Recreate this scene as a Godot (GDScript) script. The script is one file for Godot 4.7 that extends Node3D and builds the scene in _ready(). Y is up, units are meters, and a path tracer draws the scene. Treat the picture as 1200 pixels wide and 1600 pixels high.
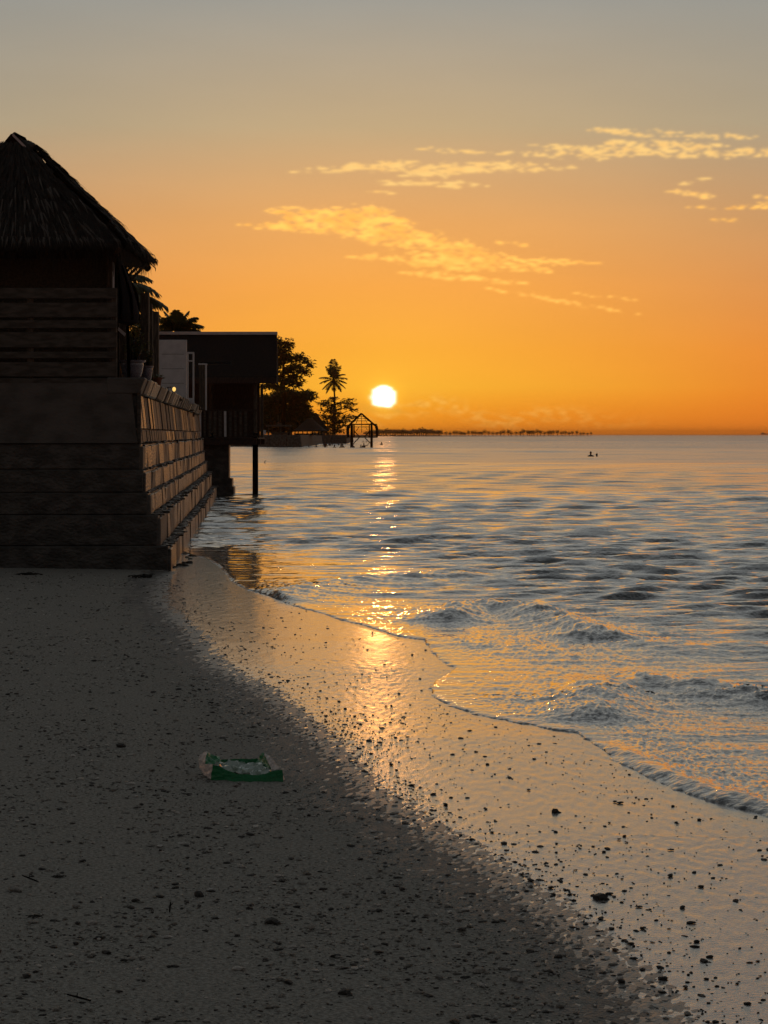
extends Node3D
# A beach at sunset: sand and swash in front, a seawall with a thatched hut and a stilt shack on the left, the open sea on the right.

const EYE := 1.6        # metres from the still water to the eye
const F := 3559.0       # focal length in pixels of the 1200 x 1600 photograph
const HORIZON := 679.0  # row of the horizon

var rng := RandomNumberGenerator.new()
var M := {}             # materials by name
var used := {}
var shore := PackedVector2Array()      # edge of the swash, (x, z)
var land := PackedVector2Array()       # polygon landward of it
var wet := PackedVector2Array()        # upper limit of the wet sand
var dry_land := PackedVector2Array()
var crests := []                       # small breaking waves: [polyline, height, width]
var bumps := FastNoiseLite.new()
var fine := FastNoiseLite.new()
var broad := FastNoiseLite.new()
var waves := []
var known := {}                        # wetness and distance to the sea where already worked out
var swell := []                        # low longer waves of the open water


func _ready() -> void:
	rng.seed = 7
	make_camera()
	make_sky()
	make_sun()
	make_noises()
	make_materials()
	make_shoreline()
	make_sand()
	make_sea()
	make_far_shore()
	make_seawall()
	make_hut()
	make_fence_and_terrace_things()
	make_shack()
	make_background()
	make_tower()
	make_swimmers()
	make_bag()
	make_pebbles()


# ---------------------------------------------------------------- camera, sky, sun

func make_camera() -> void:
	var c := Camera3D.new()
	c.name = "camera"
	c.projection = Camera3D.PROJECTION_FRUSTUM
	c.near = 0.1
	c.far = 40000.0
	c.size = 0.1 * 1600.0 / F
	c.frustum_offset = Vector2(0, -0.1 * (800.0 - HORIZON) / F)
	c.position = Vector3(0, EYE, 0)
	add_child(c)
	c.current = true


func make_sun() -> void:
	var s := DirectionalLight3D.new()
	s.name = "sun"
	var up := 0.0163
	s.look_at_from_position(Vector3(0, up, -1) * 10.0, Vector3.ZERO)
	s.light_color = Color(1.0, 0.66, 0.36)
	s.light_energy = 0.0045
	s.light_angular_distance = 0.53
	s.shadow_enabled = true
	s.sky_mode = DirectionalLight3D.SKY_MODE_LIGHT_ONLY
	s.directional_shadow_max_distance = 500.0
	add_child(s)


func make_sky() -> void:
	var e := Environment.new()
	e.background_mode = Environment.BG_SKY
	var p := PanoramaSkyMaterial.new()
	p.panorama = ImageTexture.create_from_image(sky_image())
	var s := Sky.new()
	s.sky_material = p
	e.sky = s
	e.tonemap_mode = Environment.TONE_MAPPER_LINEAR
	e.tonemap_exposure = 1.0
	e.sdfgi_enabled = true
	e.ssao_enabled = true
	e.ssil_enabled = true
	# evening haze, which scatters mostly forward
	e.volumetric_fog_enabled = true
	e.volumetric_fog_density = 0.00011
	e.volumetric_fog_albedo = Color(1.0, 0.72, 0.42)
	e.volumetric_fog_anisotropy = 0.75
	var w := WorldEnvironment.new()
	w.name = "world"
	w.environment = e
	add_child(w)


func ramp(stops: Array, at: float) -> Vector3:
	# stops: [where, r, g, b] in 0..255 sRGB; returns a linear colour
	var k := 0
	while k < stops.size() - 2 and at > stops[k + 1][0]:
		k += 1
	var a: Array = stops[k]
	var b: Array = stops[k + 1]
	var t := clampf((at - a[0]) / (b[0] - a[0]), 0.0, 1.0)
	var ca := Color(a[1] / 255.0, a[2] / 255.0, a[3] / 255.0).srgb_to_linear()
	var cb := Color(b[1] / 255.0, b[2] / 255.0, b[3] / 255.0).srgb_to_linear()
	var c := ca.lerp(cb, t)
	return Vector3(c.r, c.g, c.b)


var sky_sun := [[0, 245, 140, 34], [0.5, 252, 156, 38], [1.2, 255, 180, 52], [2.1, 255, 175, 58], [3.7, 252, 171, 76], [5.3, 238, 171, 98], [7.7, 198, 171, 131], [10.8, 162, 158, 148], [20, 148, 150, 149], [40, 104, 107, 109], [90, 66, 68, 70]]
var sky_ten := [[0, 230, 120, 40], [1.0, 235, 126, 44], [2.1, 231, 134, 58], [3.7, 217, 144, 84], [5.3, 198, 150, 103], [7.7, 170, 156, 131], [10.8, 151, 150, 143], [20, 145, 148, 147], [40, 102, 105, 107], [90, 66, 68, 70]]
var sky_side := [[0, 168, 106, 68], [3, 152, 114, 90], [8, 132, 120, 110], [15, 114, 113, 111], [40, 84, 86, 87], [90, 66, 68, 70]]
var sky_back := [[0, 66, 63, 64], [8, 75, 70, 70], [20, 71, 70, 71], [50, 67, 68, 70], [90, 66, 68, 70]]


func air(az: float, el: float) -> Vector3:
	var a := absf(az)
	var e := maxf(el, 0.0)
	if a < 14.0:
		return ramp(sky_sun, e).lerp(ramp(sky_ten, e), smoothstep(0.0, 14.0, a))
	if a < 70.0:
		return ramp(sky_ten, e).lerp(ramp(sky_side, e), smoothstep(14.0, 70.0, a))
	return ramp(sky_side, e).lerp(ramp(sky_back, e), smoothstep(70.0, 180.0, a))


var strokes := [
	[385, 352, 600, 352, 5, 28, 0.9], [430, 332, 625, 348, 11, 24, 1.0], [560, 350, 765, 404, 28, 18, 1.1], [720, 402, 922, 412, 13, 5, 0.9],
	[540, 402, 745, 412, 4, 12, 0.8], [640, 428, 825, 442, 6, 6, 0.8], [780, 454, 985, 490, 5, 3, 0.8], [768, 377, 832, 385, 2.5, 3, 0.95],
	[900, 460, 996, 470, 3, 2, 0.85], [650, 412, 870, 424, 8, 5, 0.8], [470, 268, 640, 254, 5, 8, 0.9], [550, 264, 825, 258, 8, 8, 1.0],
	[590, 284, 745, 290, 6, 8, 0.9], [650, 231, 755, 240, 3, 4, 1.0], [640, 274, 800, 262, 7, 7, 0.8], [780, 240, 965, 246, 4, 9, 0.9],
	[840, 229, 985, 238, 5, 6, 0.9], [928, 206, 1185, 221, 8, 4, 0.9], [955, 226, 1125, 233, 9, 6, 0.9], [975, 242, 1230, 246, 6, 10, 1.0],
	[800, 268, 900, 262, 4, 4, 0.85], [1040, 301, 1112, 309, 4, 7, 1.05], [1062, 292, 1108, 284, 4, 4, 0.85], [1143, 329, 1220, 324, 3, 7, 1.05],
	[1108, 346, 1152, 348, 3, 3, 0.85], [575, 298, 620, 303, 2, 2, 0.85], [1060, 322, 1110, 330, 2.5, 4, 0.75], [1180, 312, 1215, 316, 4, 5, 0.85],
]


func sky_image() -> Image:
	const W := 4096
	const H := 4096
	var im := Image.create_empty(512, 512, false, Image.FORMAT_RGBF)
	for j in 512:
		var el := 90.0 - (j + 0.5) * 180.0 / 512.0
		for i in 512:
			var az := ((i + 0.5) / 512.0 - 0.5) * 360.0
			var c := air(az, el)
			im.set_pixel((i + 256) % 512, j, Color(c.x, c.y, c.z))   # straight ahead is the seam of the panorama
	im.resize(W, H, Image.INTERPOLATE_CUBIC)
	var puff := FastNoiseLite.new()
	puff.seed = 3
	puff.noise_type = FastNoiseLite.TYPE_SIMPLEX_SMOOTH
	puff.frequency = 1.0
	puff.fractal_octaves = 3
	var low := FastNoiseLite.new()
	low.seed = 11
	low.frequency = 1.0
	low.fractal_octaves = 4
	var i0 := int(W * (0.5 - 15.0 / 360.0))
	var i1 := int(W * (0.5 + 15.0 / 360.0))
	for j in range(int(H * 74.0 / 180.0), int(H * 90.4 / 180.0)):
		var el := 90.0 - (j + 0.5) * 180.0 / H
		var py := HORIZON - tan(deg_to_rad(el)) * F
		for i in range(i0, i1):
			var az := ((i + 0.5) / W - 0.5) * 360.0
			var px := 600.0 + tan(deg_to_rad(az)) * F
			var c := air(az, el)
			# faint unevenness of the air
			c *= 1.0 + 0.025 * low.get_noise_2d(px / 420.0, py / 90.0)
			# high cirrus and altocumulus streaks, lit from below by the sun
			var dens := 0.0
			for s in strokes:
				if py < minf(s[1], s[3]) - 3.2 * maxf(s[4], s[5]) or py > maxf(s[1], s[3]) + 3.2 * maxf(s[4], s[5]):
					continue
				var t = (px - s[0]) / (s[2] - s[0])
				if t < -0.12 or t > 1.12:
					continue
				var tc := clampf(t, 0.0, 1.0)
				var mid := lerpf(s[1], s[3], t) + 3.0 * low.get_noise_2d(px / 45.0, s[0])
				var wide := lerpf(s[4], s[5], tc) * smoothstep(-0.12, 0.12, t) * (1.0 - smoothstep(0.85, 1.12, t)) + 0.3
				dens += s[6] * exp(-pow((py - mid) / wide, 2.0))
			if dens > 0.02:
				dens = minf(dens, 1.3)
				var lean := py - 0.10 * px
				var grain := puff.get_noise_2d(px / 12.0, lean / 4.2) * 1.05 + puff.get_noise_2d(px / 40.0 + 9.0, lean / 10.0) * 0.8
				var cover := smoothstep(0.40, 0.78, dens * (0.72 + 0.95 * grain))
				var thick := smoothstep(0.5, 1.0, dens) * smoothstep(-0.45, 0.2, puff.get_noise_2d(px / 60.0 + 40.0, lean / 16.0 - 3.0))
				var lower := smoothstep(285.0, 335.0, py)
				var bright := Vector3(1.12, 0.70, 0.23).lerp(Vector3(1.34, 0.71, 0.14), lower)
				var shade := Vector3(0.84, 0.30, 0.06)
				var body := bright.lerp(shade, thick * 0.7 * (0.35 + 0.65 * lower) * (0.5 + 0.5 * grain))
				c = c.lerp(body, cover * (0.85 + 0.1 * lower))
			# low cumulus near the horizon
			var veil := 0.0
			if py > 600.0 and px > 480.0 and px < 1260.0:
				var line := 655.0 - 22.0 * exp(-pow((px - 700.0) / 60.0, 2.0)) + 8.0 * sin(px / 37.0)
				var n := low.get_noise_2d(px / 26.0, py / 13.0)
				var band := exp(-pow((py - line) / 13.0, 2.0)) * (1.0 - smoothstep(760.0, 1100.0, px)) * smoothstep(500.0, 560.0, px)
				veil = band * smoothstep(-0.10, 0.40, n)
				var rim := band * smoothstep(0.0, 0.14, n) * (1.0 - smoothstep(0.16, 0.34, n))
				c = c.lerp(Vector3(0.86, 0.37, 0.05), veil * 0.5) + Vector3(0.14, 0.15, 0.05) * rim
				# the flat dark cloud that takes a bite out of the sun
				var bank := exp(-pow((px - 602.0) / 40.0, 4.0)) * smoothstep(634.5, 639.5, py + 2.0 * n + 0.22 * (606.0 - px)) * (1.0 - smoothstep(642.0, 648.0, py))
				c = c.lerp(Vector3(0.80, 0.32, 0.03), bank * 0.75)
				veil = maxf(veil, bank * 1.3)
			# the sun's disc and its glow
			var r := Vector2(px - 599.0, py - 621.0).length()
			c += Vector3(0.30, 0.20, 0.02) * exp(-maxf(r - 17.0, 0.0) / 7.0) + Vector3(0.06, 0.07, 0.006) * exp(-r / 60.0)
			var disc := (1.0 - smoothstep(16.5, 19.0, r)) * (1.0 - clampf(veil, 0.0, 1.0))
			c = c.lerp(Vector3(3.4, 3.0, 2.3), disc)
			im.set_pixel((i + W / 2) % W, j, Color(c.x, c.y, c.z))
	return im


# ---------------------------------------------------------------- helpers

func at(px: float, py: float, d: float) -> Vector3:
	return Vector3((px - 600.0) / F * d, EYE + (HORIZON - py) / F * d, -d)


func numbered(called: String) -> String:
	var k: int = used.get(called, 0)
	used[called] = k + 1
	return called if k == 0 else "%s_%03d" % [called, k]


func tag(o: Node, label: String, category: String, group := "") -> Node:
	o.set_meta("label", label)
	o.set_meta("category", category)
	if group:
		o.set_meta("group", group)
	return o


func thing(called: String, where: Vector3, label: String, category: String, group := "") -> Node3D:
	var o := Node3D.new()
	o.name = numbered(called)
	o.position = where
	add_child(o)
	tag(o, label, category, group)
	return o


# a mesh in the making; positions are world positions unless an origin is given
class Shape:
	var v := PackedVector3Array()
	var n := PackedVector3Array()
	var uv := PackedVector2Array()

	func tri(a: Vector3, b: Vector3, c: Vector3, na = null, nb = null, nc = null) -> void:
		var f := (c - a).cross(b - a).normalized()
		v.append_array([a, b, c])
		n.append_array([f if na == null else na, f if nb == null else nb, f if nc == null else nc])

	func quad(a: Vector3, b: Vector3, c: Vector3, d: Vector3) -> void:
		tri(a, b, c)
		tri(a, c, d)

	func out_tri(a: Vector3, b: Vector3, c: Vector3, from: Vector3) -> void:
		if (c - a).cross(b - a).dot((a + b + c) / 3.0 - from) < 0.0:
			tri(a, c, b)
		else:
			tri(a, b, c)

	func out_quad(a: Vector3, b: Vector3, c: Vector3, d: Vector3, from: Vector3) -> void:
		out_tri(a, b, c, from)
		out_tri(a, c, d, from)

	# the solid of eight corners: four below (in order round), four above
	func block(p: Array, bevel := 0.0) -> void:
		var mid := Vector3.ZERO
		for q in p:
			mid += q / 8.0
		var sides := [[0, 1, 2, 3], [4, 5, 6, 7], [0, 1, 5, 4], [1, 2, 6, 5], [2, 3, 7, 6], [3, 0, 4, 7]]
		if bevel <= 0.0:
			for s in sides:
				out_quad(p[s[0]], p[s[1]], p[s[2]], p[s[3]], mid)
			return
		var inner := []   # per side its four corners drawn in
		for s in sides:
			var q := []
			for k in 4:
				var here: Vector3 = p[s[k]]
				var one: Vector3 = p[s[(k + 1) % 4]] - here
				var two: Vector3 = p[s[(k + 3) % 4]] - here
				q.append(here + one.normalized() * minf(bevel, one.length() * 0.45) + two.normalized() * minf(bevel, two.length() * 0.45))
			inner.append(q)
			out_quad(q[0], q[1], q[2], q[3], mid)
		for i in 6:
			for j in range(i + 1, 6):
				var both := []
				for k in 4:
					if sides[i][k] in sides[j]:
						both.append(sides[i][k])
				if both.size() == 2:
					var a: Vector3 = inner[i][sides[i].find(both[0])]
					var b: Vector3 = inner[i][sides[i].find(both[1])]
					var c: Vector3 = inner[j][sides[j].find(both[1])]
					var d: Vector3 = inner[j][sides[j].find(both[0])]
					out_quad(a, b, c, d, mid)
		for k in 8:
			var three := []
			for i in 6:
				if k in sides[i]:
					three.append(inner[i][sides[i].find(k)])
			out_tri(three[0], three[1], three[2], mid)

	func box(c: Vector3, size: Vector3, turn := Basis(), bevel := 0.0) -> void:
		var h := size / 2.0
		var p := []
		for y in [-h.y, h.y]:
			for s in [Vector2(-1, -1), Vector2(1, -1), Vector2(1, 1), Vector2(-1, 1)]:
				p.append(c + turn * Vector3(s.x * h.x, y, s.y * h.z))
		block(p, bevel)

	# a round bar through points with a radius at each, its ends closed
	func tube(pts: Array, radii: Array, sides := 6) -> void:
		var rings := []
		var outs := []
		var side := Vector3.ZERO
		for k in pts.size():
			var along: Vector3 = ((pts[mini(k + 1, pts.size() - 1)] - pts[maxi(k - 1, 0)]) as Vector3).normalized()
			if side == Vector3.ZERO:
				side = along.cross(Vector3.UP if absf(along.y) < 0.9 else Vector3.RIGHT).normalized()
			else:
				side = (side - along * side.dot(along)).normalized()
			var over := along.cross(side)
			var ring := []
			var o := []
			for s in sides:
				var w := side * cos(TAU * s / sides) + over * sin(TAU * s / sides)
				ring.append(pts[k] + w * radii[mini(k, radii.size() - 1)])
				o.append(w)
			rings.append(ring)
			outs.append(o)
		for k in pts.size() - 1:
			for s in sides:
				var t := (s + 1) % sides
				tri(rings[k][s], rings[k + 1][t], rings[k + 1][s], outs[k][s], outs[k + 1][t], outs[k + 1][s])
				tri(rings[k][s], rings[k][t], rings[k + 1][t], outs[k][s], outs[k][t], outs[k + 1][t])
		for e in [0, pts.size() - 1]:
			var inward: Vector3 = pts[1] if e == 0 else pts[e - 1]
			for s in range(1, sides - 1):
				out_tri(rings[e][0], rings[e][s], rings[e][s + 1], inward)

	# rings of ellipses one above another: [height, half width, half depth, shift x, shift z]
	func lathe(o: Vector3, rows: Array, sides := 12) -> void:
		var rings := []
		for r in rows:
			var ring := []
			for s in sides:
				var a := TAU * s / sides
				ring.append(o + Vector3(cos(a) * r[1] + (r[3] if r.size() > 3 else 0.0), r[0], sin(a) * r[2] + (r[4] if r.size() > 4 else 0.0)))
			rings.append(ring)
		for k in rows.size() - 1:
			var rise: float = rows[k + 1][0] - rows[k][0]
			for s in sides:
				var t := (s + 1) % sides
				var mid := o + Vector3(rows[k][3] if rows[k].size() > 3 else 0.0, (rows[k][0] + rows[k + 1][0]) / 2.0, rows[k][4] if rows[k].size() > 4 else 0.0)
				var slope: float = (rows[k][1] - rows[k + 1][1]) / maxf(absf(rise), 0.001) * signf(rise if rise != 0.0 else 1.0)
				var na := Vector3(cos(TAU * s / sides), clampf(slope, -4, 4), sin(TAU * s / sides)).normalized()
				var nb := Vector3(cos(TAU * t / sides), clampf(slope, -4, 4), sin(TAU * t / sides)).normalized()
				var a: Vector3 = rings[k][s]
				var b: Vector3 = rings[k][t]
				var c: Vector3 = rings[k + 1][t]
				var d: Vector3 = rings[k + 1][s]
				if rise < 0.0:
					na = -na if slope * rise > 0 and false else na
				if (c - a).cross(b - a).dot((a + c) / 2.0 - mid) < 0.0:
					tri(a, c, b, na, nb, nb)
					tri(a, d, c, na, na, nb)
				else:
					tri(a, b, c, na, nb, nb)
					tri(a, c, d, na, nb, na)

	func mesh() -> ArrayMesh:
		var a := []
		a.resize(Mesh.ARRAY_MAX)
		a[Mesh.ARRAY_VERTEX] = v
		a[Mesh.ARRAY_NORMAL] = n
		if uv.size() == v.size():
			a[Mesh.ARRAY_TEX_UV] = uv
		var m := ArrayMesh.new()
		m.add_surface_from_arrays(Mesh.PRIMITIVE_TRIANGLES, a)
		return m


# commits a shape as one named object; under a thing its points are moved to the thing's own origin
func put(called: String, s: Shape, material: Material, parent: Node3D = null) -> MeshInstance3D:
	var o := MeshInstance3D.new()
	if parent:
		o.name = called
		var origin := Vector3.ZERO
		var p := parent
		while p != null and p != self:
			origin += p.position
			p = p.get_parent() as Node3D
		for k in s.v.size():
			s.v[k] -= origin
		parent.add_child(o, true)
	else:
		o.name = numbered(called)
		var lo := s.v[0]
		var hi := s.v[0]
		for q in s.v:
			lo = lo.min(q)
			hi = hi.max(q)
		var base := Vector3((lo.x + hi.x) / 2, lo.y, (lo.z + hi.z) / 2)
		for k in s.v.size():
			s.v[k] -= base
		o.position = base
		add_child(o)
	o.mesh = s.mesh()
	o.material_override = material
	return o


func copy_of(o: Node3D, where: Vector3, turn: float, size: float, label: String) -> Node3D:
	var c: Node3D = o.duplicate()
	c.name = numbered(String(o.name).rstrip("_0123456789"))
	c.position = where
	c.rotation.y = turn
	c.scale = Vector3.ONE * size
	add_child(c)
	c.set_meta("label", label)
	return c


# ---------------------------------------------------------------- materials

func noise_picture(seed_: int, freq: float, octaves: int, stops: Array, normal := 0.0, size := 512, kind := FastNoiseLite.TYPE_SIMPLEX_SMOOTH) -> NoiseTexture2D:
	var f := FastNoiseLite.new()
	f.seed = seed_
	f.noise_type = kind
	f.frequency = freq
	f.fractal_octaves = octaves
	var t := NoiseTexture2D.new()
	t.width = size
	t.height = size
	t.seamless = true
	t.noise = f
	if normal > 0.0:
		t.as_normal_map = true
		t.bump_strength = normal
	elif stops.size():
		var g := Gradient.new()
		var where := PackedFloat32Array()
		var what := PackedColorArray()
		for s in stops:
			where.append(s[0])
			what.append(Color(s[1], s[2], s[3]).linear_to_srgb())
		g.offsets = where
		g.colors = what
		t.color_ramp = g
	return t


func surface(name_: String, tone: Texture2D, rough: float, scale_: Vector3, relief: Texture2D = null, depth := 1.0, own := false) -> StandardMaterial3D:
	var m := StandardMaterial3D.new()
	m.resource_name = name_
	m.albedo_texture = tone
	m.roughness = rough
	m.uv1_triplanar = true
	m.uv1_world_triplanar = not own
	m.uv1_scale = scale_
	if relief:
		m.heightmap_enabled = true
		m.heightmap_texture = relief
		m.heightmap_scale = depth
	M[name_] = m
	return m


func plain(name_: String, r: float, g: float, b: float, rough := 0.8, metal := 0.0) -> StandardMaterial3D:
	var m := StandardMaterial3D.new()
	m.resource_name = name_
	m.albedo_color = Color(r, g, b).linear_to_srgb()
	m.roughness = rough
	m.metallic = metal
	M[name_] = m
	return m


func make_materials() -> void:
	var relief := noise_picture(21, 0.02, 5, [])
	var gritty := noise_picture(22, 0.09, 4, [])
	# sand
	var sand := StandardMaterial3D.new()
	sand.resource_name = "sand"
	sand.albedo_texture = noise_picture(31, 0.05, 5, [[0.2, 0.20, 0.194, 0.172], [0.5, 0.29, 0.282, 0.252], [0.75, 0.38, 0.37, 0.333]], 0.0, 1024)
	sand.roughness = 0.95
	sand.metallic_specular = 0.25
	sand.uv1_scale = Vector3(0.9, 0.9, 1)
	sand.heightmap_enabled = true
	sand.heightmap_texture = noise_picture(32, 0.11, 4, [], 0.0, 1024)
	sand.heightmap_scale = 0.5
	M.sand = sand
	var film := StandardMaterial3D.new()
	film.resource_name = "wet_sand"
	film.albedo_texture = noise_picture(33, 0.03, 4, [[0.2, 0.045, 0.04, 0.032], [0.8, 0.075, 0.068, 0.055]])
	film.roughness = 0.2
	film.metallic_specular = 0.7
	film.clearcoat_enabled = true
	film.clearcoat = 1.0
	film.clearcoat_roughness = 0.15
	film.uv1_scale = Vector3(1.5, 1.5, 1)
	film.normal_enabled = true
	film.normal_texture = noise_picture(34, 0.03, 4, [], 8.0, 1024)
	film.normal_scale = 0.9
	M.wet_sand = film
	for k in [["moist_sand", 0.40, 0.4], ["damp_sand", 0.58, 0.0]]:
		var less: StandardMaterial3D = film.duplicate()
		less.resource_name = k[0]
		less.roughness = k[1]
		less.clearcoat = k[2]
		less.clearcoat_roughness = k[1]
		M[k[0]] = less
	var sea := StandardMaterial3D.new()
	sea.resource_name = "sea_water"
	sea.albedo_color = Color(0.022, 0.028, 0.028).linear_to_srgb()
	sea.roughness = 0.06
	sea.metallic_specular = 0.7
	sea.clearcoat_enabled = true
	sea.clearcoat = 1.0
	sea.clearcoat_roughness = 0.05
	sea.uv1_scale = Vector3(0.8, 0.8, 1)
	sea.normal_enabled = true
	sea.normal_texture = noise_picture(35, 0.012, 4, [], 8.0, 1024)
	sea.normal_scale = 2.6
	M.sea = sea
	# the farther out, the more of the chop is too small to be built as waves: there it is roughness
	for k in [[36, 0.06], [64, 0.085], [128, 0.16], [256, 0.23], [520, 0.27], [1500, 0.30]]:
		var far_sea: StandardMaterial3D = sea.duplicate()
		far_sea.resource_name = "sea_to_%d" % k[0]
		far_sea.normal_scale = 2.4
		far_sea.uv1_scale = Vector3(0.37, 0.37, 1)
		far_sea.roughness = k[1]
		far_sea.clearcoat_roughness = k[1]
		M[far_sea.resource_name] = far_sea
	# built things
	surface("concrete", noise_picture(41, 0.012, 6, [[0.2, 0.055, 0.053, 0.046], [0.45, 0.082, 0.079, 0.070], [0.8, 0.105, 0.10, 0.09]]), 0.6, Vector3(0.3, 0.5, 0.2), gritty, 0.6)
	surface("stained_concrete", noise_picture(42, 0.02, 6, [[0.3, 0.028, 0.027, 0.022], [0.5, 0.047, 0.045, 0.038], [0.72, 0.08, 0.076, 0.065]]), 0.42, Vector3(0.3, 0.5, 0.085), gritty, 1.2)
	surface("timber", noise_picture(43, 0.02, 5, [[0.25, 0.04, 0.036, 0.029], [0.55, 0.068, 0.062, 0.051], [0.8, 0.085, 0.078, 0.065]]), 0.8, Vector3(0.4, 1.4, 1.4), relief, 0.3)
	surface("upright_timber", noise_picture(44, 0.02, 5, [[0.25, 0.035, 0.029, 0.02], [0.55, 0.07, 0.06, 0.044], [0.8, 0.11, 0.095, 0.07]]), 0.7, Vector3(4.0, 0.4, 4.0), relief, 0.3)
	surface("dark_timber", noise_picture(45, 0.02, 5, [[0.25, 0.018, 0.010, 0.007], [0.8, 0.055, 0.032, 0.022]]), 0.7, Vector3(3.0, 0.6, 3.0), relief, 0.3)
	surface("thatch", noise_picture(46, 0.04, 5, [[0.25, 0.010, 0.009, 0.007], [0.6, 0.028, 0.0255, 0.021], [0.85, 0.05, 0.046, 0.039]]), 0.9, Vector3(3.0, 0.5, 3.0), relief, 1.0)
	surface("weave", noise_picture(47, 0.03, 4, [[0.2, 0.03, 0.027, 0.017], [0.8, 0.07, 0.062, 0.04]]), 0.8, Vector3(1.5, 1.5, 1.5))
	surface("white_paint", noise_picture(48, 0.015, 5, [[0.2, 0.52, 0.54, 0.55], [0.7, 0.60, 0.62, 0.63]]), 0.55, Vector3(0.7, 0.7, 0.7))
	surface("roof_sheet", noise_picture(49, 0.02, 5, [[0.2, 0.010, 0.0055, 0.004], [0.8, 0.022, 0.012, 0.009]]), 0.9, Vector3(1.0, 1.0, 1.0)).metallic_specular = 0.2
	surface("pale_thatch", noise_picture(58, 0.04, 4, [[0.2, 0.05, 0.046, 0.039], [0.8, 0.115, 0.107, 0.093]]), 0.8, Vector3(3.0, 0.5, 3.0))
	surface("bark", noise_picture(50, 0.03, 5, [[0.2, 0.03, 0.022, 0.015], [0.8, 0.10, 0.078, 0.055]]), 0.9, Vector3(2, 0.5, 2), relief, 1.0, true)
	surface("old_wall", noise_picture(51, 0.02, 5, [[0.2, 0.06, 0.055, 0.045], [0.8, 0.16, 0.15, 0.125]]), 0.8, Vector3(0.3, 0.3, 0.3), relief, 1.0)
	surface("woodland", noise_picture(52, 0.02, 5, [[0.2, 0.02, 0.028, 0.012], [0.8, 0.05, 0.065, 0.03]]), 0.9, Vector3(0.1, 0.1, 0.1))
	surface("stone_dark", noise_picture(53, 0.03, 4, [[0.2, 0.02, 0.019, 0.016], [0.8, 0.075, 0.07, 0.06]]), 0.6, Vector3(9, 9, 9), gritty, 0.5, true)
	surface("stone_grey", noise_picture(54, 0.03, 4, [[0.2, 0.20, 0.19, 0.165], [0.8, 0.40, 0.38, 0.335]]), 0.6, Vector3(9, 9, 9), gritty, 0.5, true)
	surface("stone_pale", noise_picture(55, 0.03, 4, [[0.2, 0.50, 0.48, 0.43], [0.8, 0.75, 0.73, 0.68]]), 0.45, Vector3(9, 9, 9), gritty, 0.4, true)
	surface("weed", noise_picture(56, 0.05, 4, [[0.2, 0.012, 0.011, 0.007], [0.8, 0.045, 0.04, 0.025]]), 0.7, Vector3(8, 8, 8), gritty, 0.5)
	plain("black_cloth", 0.012, 0.012, 0.014, 0.9)
	plain("steel", 0.35, 0.35, 0.36, 0.35, 0.9)
	plain("skin", 0.16, 0.09, 0.06, 0.6)
	plain("hair", 0.012, 0.01, 0.009, 0.6)
	plain("lamp_glass", 0.75, 0.72, 0.66, 0.12)
	plain("terracotta", 0.16, 0.06, 0.035, 0.7)
	var pot := surface("glazed_pot", noise_picture(57, 0.05, 2, [[0.44, 0.02, 0.024, 0.06], [0.5, 0.30, 0.31, 0.34]], 0.0, 512, FastNoiseLite.TYPE_CELLULAR), 0.22, Vector3(5, 5, 5))
	pot.metallic_specular = 0.6
	for k in [["leaf", 0.035, 0.05, 0.018], ["palm_leaf", 0.045, 0.055, 0.02], ["almond_leaf", 0.045, 0.05, 0.018]]:
		var l := plain(k[0], k[1], k[2], k[3], 0.5)
		l.backlight_enabled = true
		l.backlight = Color(0.35, 0.33, 0.12)
		l.cull_mode = BaseMaterial3D.CULL_DISABLED
	for k in [["green_plastic", 0.012, 0.21, 0.07], ["white_plastic", 0.62, 0.56, 0.52], ["clear_plastic", 0.42, 0.52, 0.45]]:
		var l := plain(k[0], k[1], k[2], k[3], 0.3)
		l.backlight_enabled = true
		l.backlight = Color(0.3, 0.3, 0.3)
		l.cull_mode = BaseMaterial3D.CULL_DISABLED
	(M.clear_plastic as StandardMaterial3D).roughness = 0.1
	(M.clear_plastic as StandardMaterial3D).metallic_specular = 0.8


func make_noises() -> void:
	bumps.seed = 5
	bumps.noise_type = FastNoiseLite.TYPE_SIMPLEX_SMOOTH
	bumps.frequency = 1.0
	bumps.fractal_octaves = 3
	fine.seed = 6
	fine.frequency = 1.0
	fine.fractal_octaves = 2
	broad.seed = 8
	broad.frequency = 1.0
	broad.fractal_octaves = 2


# ---------------------------------------------------------------- sand and sea

func on_water(px: float, py: float) -> Vector2:
	var d := EYE * F / (py - HORIZON)
	return Vector2((px - 600.0) / F * d, -d)


func ground(px: float, py: float) -> Vector3:
	# where the line of sight through that pixel meets the sand
	var h := 0.0
	var p := Vector2.ZERO
	for k in 5:
		var d := (EYE - h) * F / (py - HORIZON)
		p = Vector2((px - 600.0) / F * d, -d)
		h = maxf(sand_height(p), 0.0)
	return Vector3(p.x, h, p.y)


func line_of(pixels: Array) -> PackedVector2Array:
	var a := PackedVector2Array()
	for p in pixels:
		a.append(on_water(p[0], p[1]))
	return a


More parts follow.
